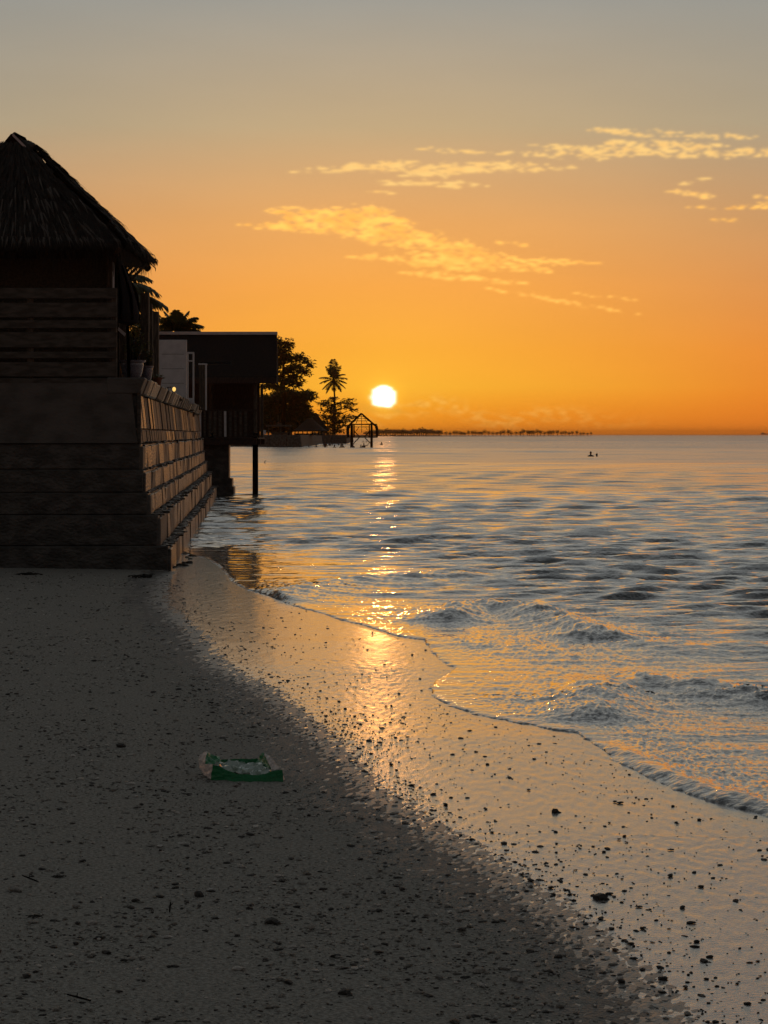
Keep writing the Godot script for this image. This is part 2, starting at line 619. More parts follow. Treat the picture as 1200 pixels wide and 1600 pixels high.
func make_shoreline() -> void:
	var e := line_of([[262, 864], [318, 872], [338, 884], [352, 899], [364, 912], [384, 922], [412, 930], [440, 941], [470, 952], [500, 959], [530, 970], [560, 977], [590, 986], [617, 995], [640, 999], [660, 1001], [666, 1010], [674, 1022], [690, 1036], [708, 1046], [694, 1056], [676, 1066], [667, 1079], [676, 1092], [700, 1105], [740, 1118], [790, 1129], [850, 1139], [905, 1149], [928, 1168], [960, 1190], [1000, 1212], [1040, 1231], [1090, 1249], [1140, 1262], [1200, 1279], [1320, 1320]])
	for q in [Vector2(2.05, -7.4), Vector2(2.4, -5), Vector2(2.8, 0)]:
		e.append(q)
	shore = e
	land = e.duplicate()
	land.append_array([Vector2(3.5, 6), Vector2(-40, 6), Vector2(-40, -60), Vector2(-6, -60), Vector2(-4.3, -33)])
	wet = line_of([[262, 896], [246, 915], [244, 945], [275, 975], [305, 1005], [322, 1035], [360, 1062], [412, 1085], [450, 1118], [492, 1158], [532, 1198], [560, 1236], [610, 1275], [665, 1310], [730, 1352], [800, 1400], [862, 1448], [915, 1490], [968, 1540], [1010, 1590], [1050, 1660]])
	for q in [Vector2(0.95, -4.6), Vector2(1.4, 0)]:
		wet.append(q)
	dry_land = wet.duplicate()
	dry_land.append_array([Vector2(2.4, 6), Vector2(-40, 6), Vector2(-40, -60), Vector2(-6, -60)])
	crests = [
		[line_of([[432, 938], [470, 924], [520, 913], [575, 905], [640, 902], [710, 899]]), 0.05, 0.38, 1.2],
		[line_of([[697, 970], [715, 957], [760, 951], [815, 956], [870, 972], [930, 998]]), 0.09, 0.27, 1.7],
		[line_of([[930, 1120], [936, 1100], [946, 1078], [985, 1066], [1060, 1074], [1140, 1085], [1230, 1092]]), 0.065, 0.26, 1.4],
		[line_of([[945, 1176], [975, 1192], [1030, 1220], [1100, 1244], [1200, 1270], [1400, 1345]]), 0.026, 0.15, 1.7],
		[line_of([[700, 1004], [770, 1010], [850, 1016], [905, 1030]]), 0.015, 0.40, 1.3],
		[line_of([[1010, 1010], [1080, 1020], [1160, 1018], [1260, 1016]]), 0.04, 0.5, 0.2],
	]
	for k in 30:
		var long := 0.13 * pow(1.118, k)
		var way := rng.randf_range(-1.0, 1.0) * lerpf(0.5, 0.2, k / 29.0) + 0.08
		var steep := 0.135 * minf(1.0, pow(0.40 / long, 1.5))
		waves.append([sin(way) * TAU / long, cos(way) * TAU / long, rng.randf() * TAU, steep * long / TAU * rng.randf_range(0.7, 1.3), long])

	for k in 16:
		var long := 5.0 * pow(1.13, k)
		var way := rng.randf_range(-0.6, 0.6)
		swell.append([sin(way) * TAU / long, cos(way) * TAU / long, rng.randf() * TAU, 0.0075 * long / TAU * rng.randf_range(0.6, 1.4), long])


func away(line: PackedVector2Array, p: Vector2) -> float:
	var best := 1e9
	for k in line.size() - 1:
		var q := Geometry2D.get_closest_point_to_segment(p, line[k], line[k + 1])
		best = minf(best, p.distance_squared_to(q))
	return sqrt(best)


func seaward(p: Vector2) -> float:
	var s := away(shore, p)
	return -s if Geometry2D.is_point_in_polygon(p, land) else s


func sand_height(p: Vector2) -> float:
	return sand_at(seaward(p))


func sand_at(s: float) -> float:
	return -0.035 * minf(s, 20.0) if s > 0.0 else 0.12 * (1.0 - exp(0.22 * s))


func sand_relief(p: Vector2) -> float:
	return 0.0016 * bumps.get_noise_2d(p.x * 11.0, p.y * 6.0) + 0.002 * broad.get_noise_2d(p.x * 1.7, p.y * 1.1) + 0.0042 * fine.get_noise_2d(p.x * 32.0, p.y * 15.0)


func steps(stops: Array) -> PackedFloat32Array:
	# [from, to, step, to, step ...]: a row of coordinates whose spacing changes
	var a := PackedFloat32Array()
	var x: float = stops[0]
	for k in range(1, stops.size(), 2):
		var many := maxi(1, int(round(absf(stops[k] - x) / stops[k + 1])))
		for i in many:
			a.append(lerpf(x, stops[k], float(i) / many))
		x = stops[k]
	a.append(x)
	return a


func grid(xs: PackedFloat32Array, zs: PackedFloat32Array, height: Callable, keep: Callable, uv_turn: float, whole := false) -> Array:
	# whole: only faces all of whose corners are kept
	# [vertices, normals, uvs, indices] of a height field
	var nx := xs.size()
	var nz := zs.size()
	var v := PackedVector3Array()
	var n := PackedVector3Array()
	var uv := PackedVector2Array()
	var ok := PackedByteArray()
	v.resize(nx * nz)
	n.resize(nx * nz)
	uv.resize(nx * nz)
	ok.resize(nx * nz)
	var c := cos(uv_turn)
	var s := sin(uv_turn)
	for j in nz:
		for i in nx:
			var x := xs[i]
			var z := zs[j]
			var h: Vector2 = height.call(x, z)
			v[j * nx + i] = Vector3(x, h.x, z)
			uv[j * nx + i] = Vector2(x * c - z * s, x * s + z * c)
			ok[j * nx + i] = 1 if keep.call(h.y) else 0
	for j in nz:
		for i in nx:
			var a := v[j * nx + maxi(i - 1, 0)]
			var b := v[j * nx + mini(i + 1, nx - 1)]
			var d := v[maxi(j - 1, 0) * nx + i]
			var e := v[mini(j + 1, nz - 1) * nx + i]
			n[j * nx + i] = Vector3(-(b.y - a.y) / (b.x - a.x), 1.0, -(e.y - d.y) / (e.z - d.z)).normalized()
	var idx := PackedInt32Array()
	for j in nz - 1:
		for i in nx - 1:
			var k := j * nx + i
			if ok[k] + ok[k + 1] + ok[k + nx] + ok[k + nx + 1] < (4 if whole else 1):
				continue
			# rows run towards -z
			idx.append_array([k, k + nx, k + nx + 1, k, k + nx + 1, k + 1])
	return [v, n, uv, idx]


func sheet(called: String, parts: Array, material: Material) -> MeshInstance3D:
	var m := ArrayMesh.new()
	for p in parts:
		if p[3].size() == 0:
			continue
		var a := []
		a.resize(Mesh.ARRAY_MAX)
		a[Mesh.ARRAY_VERTEX] = p[0]
		a[Mesh.ARRAY_NORMAL] = p[1]
		a[Mesh.ARRAY_TEX_UV] = p[2]
		a[Mesh.ARRAY_INDEX] = p[3]
		m.add_surface_from_arrays(Mesh.PRIMITIVE_TRIANGLES, a)
	var o := MeshInstance3D.new()
	o.name = numbered(called)
	o.mesh = m
	o.material_override = material
	o.set_meta("kind", "structure")
	add_child(o)
	return o


func wetness(p: Vector2) -> float:
	# metres inside the wet sand, negative on the dry
	var s := away(wet, p)
	return -s if Geometry2D.is_point_in_polygon(p, dry_land) else s


func sand_point(x: float, z: float) -> Vector2:
	var p := Vector2(x, z)
	var s := seaward(p)
	return Vector2(sand_at(s) + sand_relief(p) * (1.0 - smoothstep(0.0, 1.0, s)), s)


func film_point(x: float, z: float, state: float) -> Vector2:
	# state 0 is soaked, 1 moist, 2 damp: the drier sand reaches farther up the beach and lies under the wetter
	var p := Vector2(x, z)
	if not known.has(p):
		known[p] = Vector2(wetness(p), seaward(p))
	var w: float = known[p].x + 0.085 * state + 0.10
	if state > 0.0 and w > 0.85:
		return Vector2(-9.0, -9.0)
	var s: float = known[p].y
	var level := sand_at(s) + clampf(0.018 * w, -0.012, 0.0048 - 0.0012 * state)
	# each state gives way to the next grain by grain
	level += 0.0032 * fine.get_noise_2d(x * 33.0 + state * 57.0, z * 15.0) * (1.0 - smoothstep(0.12 + 0.08 * state, 0.34 + 0.06 * state, w))
	# the last backwash still runs down over the sand near the water
	var run := (0.25 + 0.75 * smoothstep(-2.6, -0.2, s)) * (1.0 - smoothstep(0.0, 0.3, s))
	level += run * (0.0024 * fine.get_noise_2d(x * 18.0 + z * 1.5, z * 9.0) + 0.0007 * bumps.get_noise_2d(x * 3.0, z * 2.0))
	return Vector2(level, w if s < 0.4 else -9.0)


func make_sand() -> void:
	var parts := []
	for b in [
		[[-40, -8, 8, -2.2, 0.8, 2.7, 0.4, 12, 2.0], [6, -4.6, 0.6]],
		[[-40, -8, 8, -1.9, 0.6, 2.2, 0.014, 4, 0.4, 12, 2.0], [-4.5, -9.0, 0.03]],
		[[-40, -8, 8, -3.1, 0.6, 1.9, 0.018, 5, 0.4, 12, 2.0], [-8.96, -16.0, 0.05]],
		[[-40, -8, 8, -5.2, 0.6, 1.2, 0.03, 5, 0.4, 12, 2.0], [-15.92, -34.0, 0.09]],
	]:
		parts.append(grid(steps(b[0]), steps(b[1]), sand_point, func(_s: float) -> bool: return true, 0.4))
	sheet("beach_sand", parts, M.sand)
	for state in 3:
		parts = []
		for b in [
			[[0.0, 2.7, 0.1], [2, -4.6, 0.3]],
			[[-0.5, 2.4, 0.014, 3.6, 0.1], [-4.6, -9.0, 0.03]],
			[[-2.0, 1.7, 0.018], [-8.96, -16.0, 0.05]],
			[[-3.4, 0.6, 0.03], [-15.92, -33.0, 0.09]],
		]:
			parts.append(grid(steps(b[0]), steps(b[1]), film_point.bind(float(state)), func(w: float) -> bool: return w > -0.6, 0.9, true))
		sheet(["wet_sand", "moist_sand", "damp_sand"][state], parts, M[["wet_sand", "moist_sand", "damp_sand"][state]])


func sea_point(x: float, z: float) -> Vector2:
	var p := Vector2(x, z)
	var d := -z
	var s := 50.0
	if d < 36.0 and x < 12.0:
		s = seaward(p)
	var h := 0.0
	var gap := 0.03 if d < 16.0 else d * 0.0028
	var patch := 1.0 + 0.4 * broad.get_noise_2d(x * 0.09, z * 0.035)
	for w in waves:
		if w[4] > gap * 3.2:
			h += w[3] * sin(w[0] * x + w[1] * z + w[2])
	var open := smoothstep(60.0, 220.0, d)
	if open > 0.0:
		for w in swell:
			if w[4] > gap * 4.0:
				h += open * w[3] * sin(w[0] * x + w[1] * z + w[2])
	h *= patch
	# crests are sharper than troughs
	h += 6.0 * h * minf(absf(h), 0.04) * (1.0 if h > 0.0 else 0.3)
	if s >= 50.0:
		return Vector2(h, s)
	var grow := smoothstep(0.0, 4.5, s)
	var h2 := h * (0.08 + 0.92 * grow)
	# thin sheet of swash with a rounded lip
	s += 0.03 * fine.get_noise_2d(x * 9.0, z * 4.0)
	var lip := 0.014 * (1.0 - exp(-maxf(s, 0.0) / 0.02)) - (0.02 if s < 0.0 else 0.0)
	var bed := sand_at(s)
	var out := bed * 0.4 + lip if s < 4.0 else 0.0
	out = lerpf(out, 0.0, smoothstep(0.3, 4.0, s)) if s < 4.0 else 0.0
	var churn := (1.0 - smoothstep(2.0, 8.0, s)) * 0.35
	for c in crests:
		var a := away(c[0], p)
		if a < 1.6:
			churn += c[3] * exp(-pow(a / 0.75, 2.0))
		if a < c[2] * 3.0:
			var rough := 1.0 + 0.45 * bumps.get_noise_2d(x * 2.6, z * 1.6)
			out += c[1] * exp(-pow(a / c[2], 2.0)) * rough * smoothstep(0.0, 0.12, s)
	# broken, bubbly skin of the swash
	churn *= smoothstep(0.02, 0.3, s)
	if churn > 0.0:
		out += churn * (0.004 * bumps.get_noise_2d(x * 5.5, z * 3.6) + 0.0055 * fine.get_noise_2d(x * 26.0, z * 15.0))
	return Vector2(out + h2, s)


func make_sea() -> void:
	var parts := []
	for b in [
		[[0.2, 2.9, 0.012, 7.0, 0.2], [-4.0, -14.0, 0.034]],
		[[-2.0, 4.6, 0.02, 12.0, 0.3], [-13.95, -24.0, 0.06]],
		[[-4.2, 6.6, 0.036, 20.0, 0.5], [-23.9, -36.0, 0.09]],
		[[-7.0, 12.0, 0.075, 40.0, 1.0], [-35.85, -64.0, 0.15]],
		[[-14.0, 25.0, 0.2, 80.0, 2.0], [-63.7, -128.0, 0.32]],
		[[-26.0, 50.0, 0.4, 160.0, 4.0], [-127.4, -256.0, 0.66]],
		[[-56.0, 95.0, 0.9, 400.0, 8.0], [-254.9, -520.0, 1.9]],
		[[-300.0, -110.0, 10.0, 260.0, 2.2, 900.0, 30.0], [-518.0, -1500.0, 4.0]],
	]:
		parts.append(grid(steps(b[0]), steps(b[1]), sea_point, func(s: float) -> bool: return s > -0.06, 0.58))
	parts.append(grid(steps([-2500, 4000, 500]), steps([-1490, -9000, 500]), func(_x: float, _z: float) -> Vector2: return Vector2(0, 50), func(_s: float) -> bool: return true, 0.58))
	var o := sheet("sea", parts, null)
	for k in parts.size():
		(o.mesh as ArrayMesh).surface_set_material(k, M.sea if k < 2 else M["sea_to_%d" % [36, 64, 128, 256, 520, 1500, 1500][k - 2]])


# ---------------------------------------------------------------- the seawall

const WALL_NEAR := Vector2(-2.49, -26.6)   # foot of the corner
const WALL_FAR := Vector2(-4.22, -58.0)


func wall_at(t: float, in_: float, y: float) -> Vector3:
	# t metres along the wall from its corner, in_ metres inland of its foot
	var dir := (WALL_FAR - WALL_NEAR).normalized()
	var inland := Vector2(dir.y, -dir.x)
	if inland.x > 0.0:
		inland = -inland
	# the far end bends gently inland
	var bend := 0.0004 * t * maxf(t - 16.0, 0.0) * 0.25
	var p := WALL_NEAR + dir * t + inland * (in_ + bend)
	return Vector3(p.x, y, p.y)


func wall_block(s: Shape, t0: float, t1: float, low: Array, high: Array, bevel := 0.0) -> void:
	# low = [inland at face, inland at back, y], the same for high; low[3], high[3] give another y at the back
	s.block([
		wall_at(t0, low[1], low[2]), wall_at(t0, low[0], low[2]), wall_at(t1, low[0], low[2]), wall_at(t1, low[1], low[2]),
		wall_at(t0, high[1], high[2]), wall_at(t0, high[0], high[2]), wall_at(t1, high[0], high[2]), wall_at(t1, high[1], high[2])], bevel)


func make_seawall() -> void:
	var w := thing("seawall", Vector3(-3.2, 0, -26.6), "stained stepped concrete seawall between the beach and the thatched hut", "seawall")
	var length := (WALL_FAR - WALL_NEAR).length()
	# end wall that faces the beach: the courses seen end on
	var rows := [
		# name, face inland, y low, y high, set back of the end face
		["footing", 0.0, -0.5, 0.30, 0.0], ["course", 0.12, 0.30, 0.66, 0.03], ["course", 0.24, 0.66, 0.92, 0.06],
		["course", 0.29, 0.92, 1.19, 0.07], ["course", 0.325, 1.19, 1.50, 0.09]]
	for r in rows:
		var s := Shape.new()
		# core, the slabs stand proud of it
		wall_block(s, r[4], length, [r[1] + 0.03, 6.0, r[2]], [r[1] + 0.03, 6.0, r[3]], 0.015)
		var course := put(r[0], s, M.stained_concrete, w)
		var t := float(r[4]) + 0.002
		while t < length - 0.1:
			var next := minf(t + rng.randf_range(0.35, 1.5), length)
			if length - next < 0.2:
				next = length
			var out: float = r[1] + rng.randf_range(-0.008, 0.008)
			var drop := rng.randf_range(0.0, 0.03)
			var lean := rng.randf_range(-0.006, 0.010)
			var slab := Shape.new()
			wall_block(slab, t + 0.006, next - 0.006, [out - lean, r[1] + 0.06, r[2] + 0.004 + (0.0 if r[0] == "footing" else -0.02)], [out + lean, r[1] + 0.06 + 0.05, r[3] - 0.012 - drop], 0.012)
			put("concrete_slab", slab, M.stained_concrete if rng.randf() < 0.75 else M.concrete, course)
			t = next
		# weathered, pitted ledge
		var ledge := Shape.new()
		var t2 := float(r[4]) + 0.1
		while t2 < length - 0.4:
			var size := rng.randf_range(0.03, 0.09)
			var c := wall_at(t2, r[1] + rng.randf_range(0.02, 0.11), r[3] + 0.002)
			ledge.box(c, Vector3(size, rng.randf_range(0.010, 0.034), size * rng.randf_range(1.0, 3.0)), Basis(Vector3.UP, rng.randf() * TAU), 0.006)
			t2 += rng.randf_range(0.06, 0.22)
		var lo := put("ledge_crust", ledge, M.stained_concrete, course)
		lo.set_meta("kind", "stuff")
	# the leaning upper face: tall cast panels in two tiers with a tie line between them
	var core := Shape.new()
	wall_block(core, 0.06, length - 2.0, [0.39, 6.0, 1.50], [0.47, 6.0, 2.20])
	put("upper_core", core, M.concrete, w)
	var u := 0.10
	while u < length - 2.4:
		var nx := minf(u + rng.randf_range(1.0, 1.5), length - 2.2)
		for tier in [[1.495, 1.655], [1.672, 2.07]]:
			var a = 0.345 + (tier[0] - 1.5) * 0.11
			var b = 0.345 + (tier[1] - 1.5) * 0.11
			var o := rng.randf_range(-0.012, 0.012)
			var p := Shape.new()
			# boards of the formwork leave upright strips
			var many := 4
			for k in many:
				var f0 := lerpf(u + 0.02, nx - 0.02, float(k) / many)
				var f1 := lerpf(u + 0.02, nx - 0.02, float(k + 1) / many)
				var q := o + rng.randf_range(-0.008, 0.008)
				wall_block(p, f0 + 0.004, f1 - 0.004, [a + q, 0.43, tier[0]], [b + q, 0.52, tier[1]], 0.006)
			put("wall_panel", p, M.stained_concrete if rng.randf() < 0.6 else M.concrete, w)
		u = nx
	# coping blocks that lean out
	u = 0.04
	while u < length - 2.4:
		var nx := u + rng.randf_range(0.55, 0.8)
		var p := Shape.new()
		var o := rng.randf_range(-0.012, 0.012)
		wall_block(p, u + 0.008, nx - 0.008, [0.36 + o, 0.75, 2.075], [0.285 + o, 0.75, 2.262 + rng.randf_range(-0.012, 0.01)], 0.016)
		put("coping_block", p, M.stained_concrete if rng.randf() < 0.4 else M.concrete, w)
		u = nx
	# smooth upper slab of the end wall, its corner post and its plank edge
	var front := Shape.new()
	front.block([Vector3(-9, 1.5, -27.1), Vector3(-9, 1.5, -26.72), Vector3(-2.90, 1.5, -26.72), Vector3(-2.90, 1.5, -27.1),
		Vector3(-9, 2.11, -27.1), Vector3(-9, 2.11, -26.70), Vector3(-2.93, 2.11, -26.70), Vector3(-2.93, 2.11, -27.1)], 0.015)
	put("end_slab", front, M.concrete, w)
	var plank := Shape.new()
	plank.box(Vector3(-5.9, 2.185, -26.68), Vector3(6.0, 0.148, 0.09), Basis(), 0.008)
	put("edge_plank", plank, M.timber, w)
	var post := Shape.new()
	post.box(Vector3(-2.87, 1.88, -26.69), Vector3(0.045, 0.76, 0.07), Basis(), 0.006)
	put("corner_strip", post, M.timber, w)
	# crust of barnacles and spalled concrete on the end wall
	var crust := Shape.new()
	for k in 420:
		var y := rng.randf_range(0.25, 1.5)
		var x := rng.randf_range(-4.6, -2.62 - (0.25 if y > 0.66 else 0.1) - (0.05 if y > 1.0 else 0.0))
		var z := -26.61 - (0.03 if y > 0.3 else 0.0) - (0.03 if y > 0.66 else 0.0) - (0.012 if y > 0.92 else 0.0) - (0.02 if y > 1.19 else 0.0)
		if y > 0.78 and y < 1.35 or rng.randf() < 0.25:
			crust.box(Vector3(x, y, z), Vector3(rng.randf_range(0.015, 0.07), rng.randf_range(0.012, 0.05), rng.randf_range(0.015, 0.04)), Basis(Vector3.BACK, rng.randf() * TAU), 0.005)
	var cr := put("wall_crust", crust, M.stained_concrete, w)
	cr.set_meta("kind", "stuff")
	var deck := Shape.new()
	deck.block([Vector3(-9, 2.16, -58), Vector3(-9, 2.16, -27.0), Vector3(-3.15, 2.16, -27.0), Vector3(-4.9, 2.16, -56), Vector3(-9, 2.24, -58), Vector3(-9, 2.24, -27.0), Vector3(-3.15, 2.24, -27.0), Vector3(-4.9, 2.24, -56)])
	put("terrace_slab", deck, M.concrete, w)
	# sea lettuce and rubble along the foot
	var weed := Shape.new()
	for k in 60:
		var p := wall_at(rng.randf_range(0.2, 18.0), -rng.randf_range(0.0, 0.16), 0.0)
		p.y = maxf(sand_height(Vector2(p.x, p.z)), -0.05)
		clod(weed, p, rng.randf_range(0.02, 0.07), 0.6)
	var wd := put("weed_strip", weed, M.weed, w)
	wd.set_meta("kind", "stuff")


func clod(s: Shape, p: Vector3, r: float, flat: float) -> void:
	# a rough lump: an octahedron cut once, its corners pulled about
	var base := [Vector3.RIGHT, Vector3.LEFT, Vector3.UP, Vector3.DOWN, Vector3.BACK, Vector3.FORWARD]
	var faces := [[0, 2, 4], [0, 4, 3], [0, 3, 5], [0, 5, 2], [1, 4, 2], [1, 3, 4], [1, 5, 3], [1, 2, 5]]
	var turn := Basis(Vector3(rng.randf() - 0.5, rng.randf() - 0.5, rng.randf() - 0.5).normalized(), rng.randf() * TAU)
	var pulled := {}
	for f in faces:
		var c := []
		for k in 3:
			c.append(base[f[k]])
		var m := [((c[0] + c[1]) as Vector3).normalized(), ((c[1] + c[2]) as Vector3).normalized(), ((c[2] + c[0]) as Vector3).normalized()]
		for t in [[c[0], m[0], m[2]], [m[0], c[1], m[1]], [m[2], m[1], c[2]], [m[0], m[1], m[2]]]:
			var q := []
			for corner in t:
				var key: Vector3 = (corner as Vector3).snapped(Vector3.ONE * 0.01)
				if not pulled.has(key):
					pulled[key] = rng.randf_range(0.68, 1.18)
				var w: Vector3 = turn * (corner as Vector3) * r * pulled[key]
				q.append(p + Vector3(w.x, w.y * flat, w.z))
			s.out_tri(q[0], q[1], q[2], p)


# ---------------------------------------------------------------- the thatched hut

func make_hut() -> void:
	var h := thing("thatched_hut", Vector3(-4.6, 2.24, -28.5), "dark thatched hut on the seawall behind the board fence", "hut")
	var tip := Vector3(-4.56, 5.26, -28.4)
	var c := [Vector3(-6.25, 3.80, -26.95), Vector3(-3.14, 3.80, -26.95), Vector3(-3.10, 3.80, -30.0), Vector3(-6.25, 3.80, -30.0)]
	# rafters and a thin under-roof
	var under := Shape.new()
	for k in 4:
		var a: Vector3 = c[k]
		var b: Vector3 = c[(k + 1) % 4]
		under.out_tri(a, b, tip - Vector3(0, 0.10, 0), Vector3(-4.6, 3.0, -28.5))
		under.out_tri(a + Vector3(0, 0.05, 0), b + Vector3(0, 0.05, 0), tip, Vector3(-4.6, 3.0, -28.5))
		under.out_quad(a, b, b + Vector3(0, 0.05, 0), a + Vector3(0, 0.05, 0), Vector3(-4.6, 3.8, -28.5))
	var roof := put("roof", under, M.thatch, h)
	for k in 4:
		var rafter := Shape.new()
		rafter.tube([c[k] - Vector3(0, 0.02, 0), tip - Vector3(0, 0.16, 0)], [0.045, 0.04], 7)
		put("rafter", rafter, M.bark, roof)
	# thatch: layers of palm leaf strands over each slope, longest at the eaves
	for k in 4:
		var a: Vector3 = c[k]
		var b: Vector3 = c[(k + 1) % 4]
		var dark := Shape.new()
		var pale := Shape.new()
		var out := (b - a).cross(tip - a).normalized()
		if out.y < 0.0:
			out = -out
		var many := 9000 if k == 0 else 5200 if k == 1 else 1500
		for i in many:
			var v := 1.0 - sqrt(rng.randf())   # 0 at the eave, 1 at the top
			v = clampf(v, 0.0, 0.985)
			var across := rng.randf()
			var root: Vector3 = a.lerp(b, across).lerp(tip, v)
			var foot: Vector3 = a.lerp(b, across)
			var down := (foot - tip).normalized()
			# strands fall more steeply than the slope the lower they hang
			var layer := fmod(v * 9.0, 1.0)
			root += out * (0.045 + 0.07 * (1.0 - layer) + rng.randf_range(0.0, 0.03))
			var long := minf(rng.randf_range(0.18, 0.46), v * (foot - tip).length() + (0.12 if k != 1 else 0.05))
			var sideways := (b - a).normalized() * rng.randf_range(-0.14, 0.14)
			var tip2 := root + (down + sideways + out * rng.randf_range(-0.05, 0.12)).normalized() * long + Vector3(0, -rng.randf_range(0.0, 0.05), 0)
			var mid := root.lerp(tip2, 0.55) + out * rng.randf_range(0.0, 0.025) + (b - a).normalized() * rng.randf_range(-0.015, 0.015)
			var wide := (b - a).normalized() * rng.randf_range(0.005, 0.013) + out * rng.randf_range(-0.006, 0.006)
			# the sun-bleached outermost strands lie mostly on the lower half
			var s := dark
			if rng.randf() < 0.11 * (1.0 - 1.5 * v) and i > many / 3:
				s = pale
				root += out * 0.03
				mid += out * 0.035
				tip2 += out * 0.03
			s.quad(root - wide, mid - wide * 0.9, mid + wide * 0.9, root + wide)
			s.tri(mid - wide * 0.9, tip2, mid + wide * 0.9)
		# fringe hanging from the eave
		for i in (900 if k < 2 else 150):
			var e: Vector3 = a.lerp(b, rng.randf()) + out * rng.randf_range(-0.02, 0.06) + (a + b - 2.0 * Vector3(tip.x, a.y, tip.z)).normalized() * rng.randf_range(-0.14, 0.02)
			var fall := rng.randf_range(0.03, 0.17) if rng.randf() < 0.93 else rng.randf_range(0.2, 0.34)
			var q := e + Vector3(rng.randf_range(-0.04, 0.04), -fall, rng.randf_range(-0.04, 0.04))
			var wide := (b - a).normalized() * rng.randf_range(0.004, 0.011)
			dark.quad(e - wide + Vector3(0, 0.08, 0), q - wide * 0.3, q + wide * 0.3, e + wide + Vector3(0, 0.08, 0))
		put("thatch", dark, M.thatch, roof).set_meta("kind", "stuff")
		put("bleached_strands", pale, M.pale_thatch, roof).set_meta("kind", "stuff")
	# bundles laid over the hip that shows against the sky, and a batten
	for i in 26:
		var f := float(i) / 26.0
		var p: Vector3 = c[1].lerp(c[2], 0.55 + 0.45 * (1.0 - f)).lerp(tip, f) + Vector3(-0.06, 0.09 + 0.03 * sin(f * 23.0), 0)
		var roll := Shape.new()
		var along = (tip - c[2]).normalized()
		roll.tube([p - along * 0.09, p, p + along * 0.09], [0.03, rng.randf_range(0.05, 0.075), 0.035], 7)
		put("thatch_bundle", roll, M.thatch, roof)
	var batten := Shape.new()
	batten.tube([at(84, 272, 27.75), at(120, 302, 27.5), at(172, 346, 27.2)], [0.022, 0.024, 0.02], 6)
	put("hip_batten", batten, M.bark, roof)
	# ridge cap: two folded sheets and a stone that holds them
	var cap := Shape.new()
	cap.block([at(3, 226, 28.2), at(3, 226, 28.6), at(42, 234, 28.6), at(41, 234, 28.2), at(17, 209, 28.2), at(17, 209, 28.6), at(19, 209, 28.6), at(19, 209, 28.2)])
	put("ridge_cap", cap, M.roof_sheet, roof)
	var flash := Shape.new()
	flash.block([at(19, 212, 28.1), at(38, 231, 28.1), at(38, 231, 28.12), at(19, 212, 28.12), at(20, 208, 28.1), at(41, 229, 28.1), at(41, 229, 28.12), at(20, 208, 28.12)])
	put("cap_flashing", flash, M.steel, roof)
	var stone := Shape.new()
	clod(stone, at(48, 229, 28.3), 0.085, 0.75)
	clod(stone, at(40, 226, 28.35), 0.07, 0.8)
	put("cap_stone", stone, M.stone_dark, roof)
	# walls: plaited panels between posts
	for p in [[-3.30, -27.5], [-4.75, -27.5], [-6.1, -27.5], [-3.40, -29.7], [-6.1, -29.7]]:
		var s := Shape.new()
		s.box(Vector3(p[0], 3.03, p[1]), Vector3(0.09, 1.6, 0.09), Basis(), 0.01)
		put("post", s, M.upright_timber, h)
	var panel := Shape.new()
	panel.box(Vector3(-4.65, 2.98, -27.56), Vector3(2.9, 1.5, 0.02))
	var plaited := put("wall_panel", panel, M.weave, h)
	var left := Shape.new()
	left.box(Vector3(-6.1, 2.98, -28.6), Vector3(0.02, 1.5, 2.1))
	put("wall_panel", left, M.weave, h)
	var strips := Shape.new()
	for k in 38:
		for way in [-1.0, 1.0]:
			var x := -6.0 + k * 0.075
			var a := Vector3(x, 2.98, -27.545 + (0.004 if way > 0 else 0.0) + 0.002 * (k % 2))
			strips.box(a + Vector3(0, 0.33, 0), Vector3(0.034, 1.02, 0.004), Basis(Vector3.BACK, way * 0.785))
	var wv := put("plaited_strips", strips, M.weave, plaited)
	wv.set_meta("kind", "stuff")
	# upright board by the corner that the sky lights, and the pale strip of its frame
	var board := Shape.new()
	board.box(at(189, 440, 28.3), Vector3(0.13, 0.62, 0.03), Basis(), 0.004)
	put("corner_board", board, M.upright_timber, h)
	var strip := Shape.new()
	strip.box(at(177.5, 427, 27.2), Vector3(0.022, 0.36, 0.03), Basis(), 0.003)
	put("door_strip", strip, M.white_paint, h)
	# loose strands under the eave corner
	for k in [[205, 413, 200, 462], [216, 412, 215, 432], [225, 417, 231, 425], [239, 415, 243, 424], [211, 415, 207, 440]]:
		var s := Shape.new()
		s.tube([at(k[0], k[1], 29.4), at((k[0] + k[2]) / 2.0 + 2, (k[1] + k[3]) / 2.0, 29.4), at(k[2], k[3], 29.4)], [0.006, 0.006, 0.003], 4)
		put("loose_strand", s, M.thatch, h)


# ---------------------------------------------------------------- fence and the things along the wall top

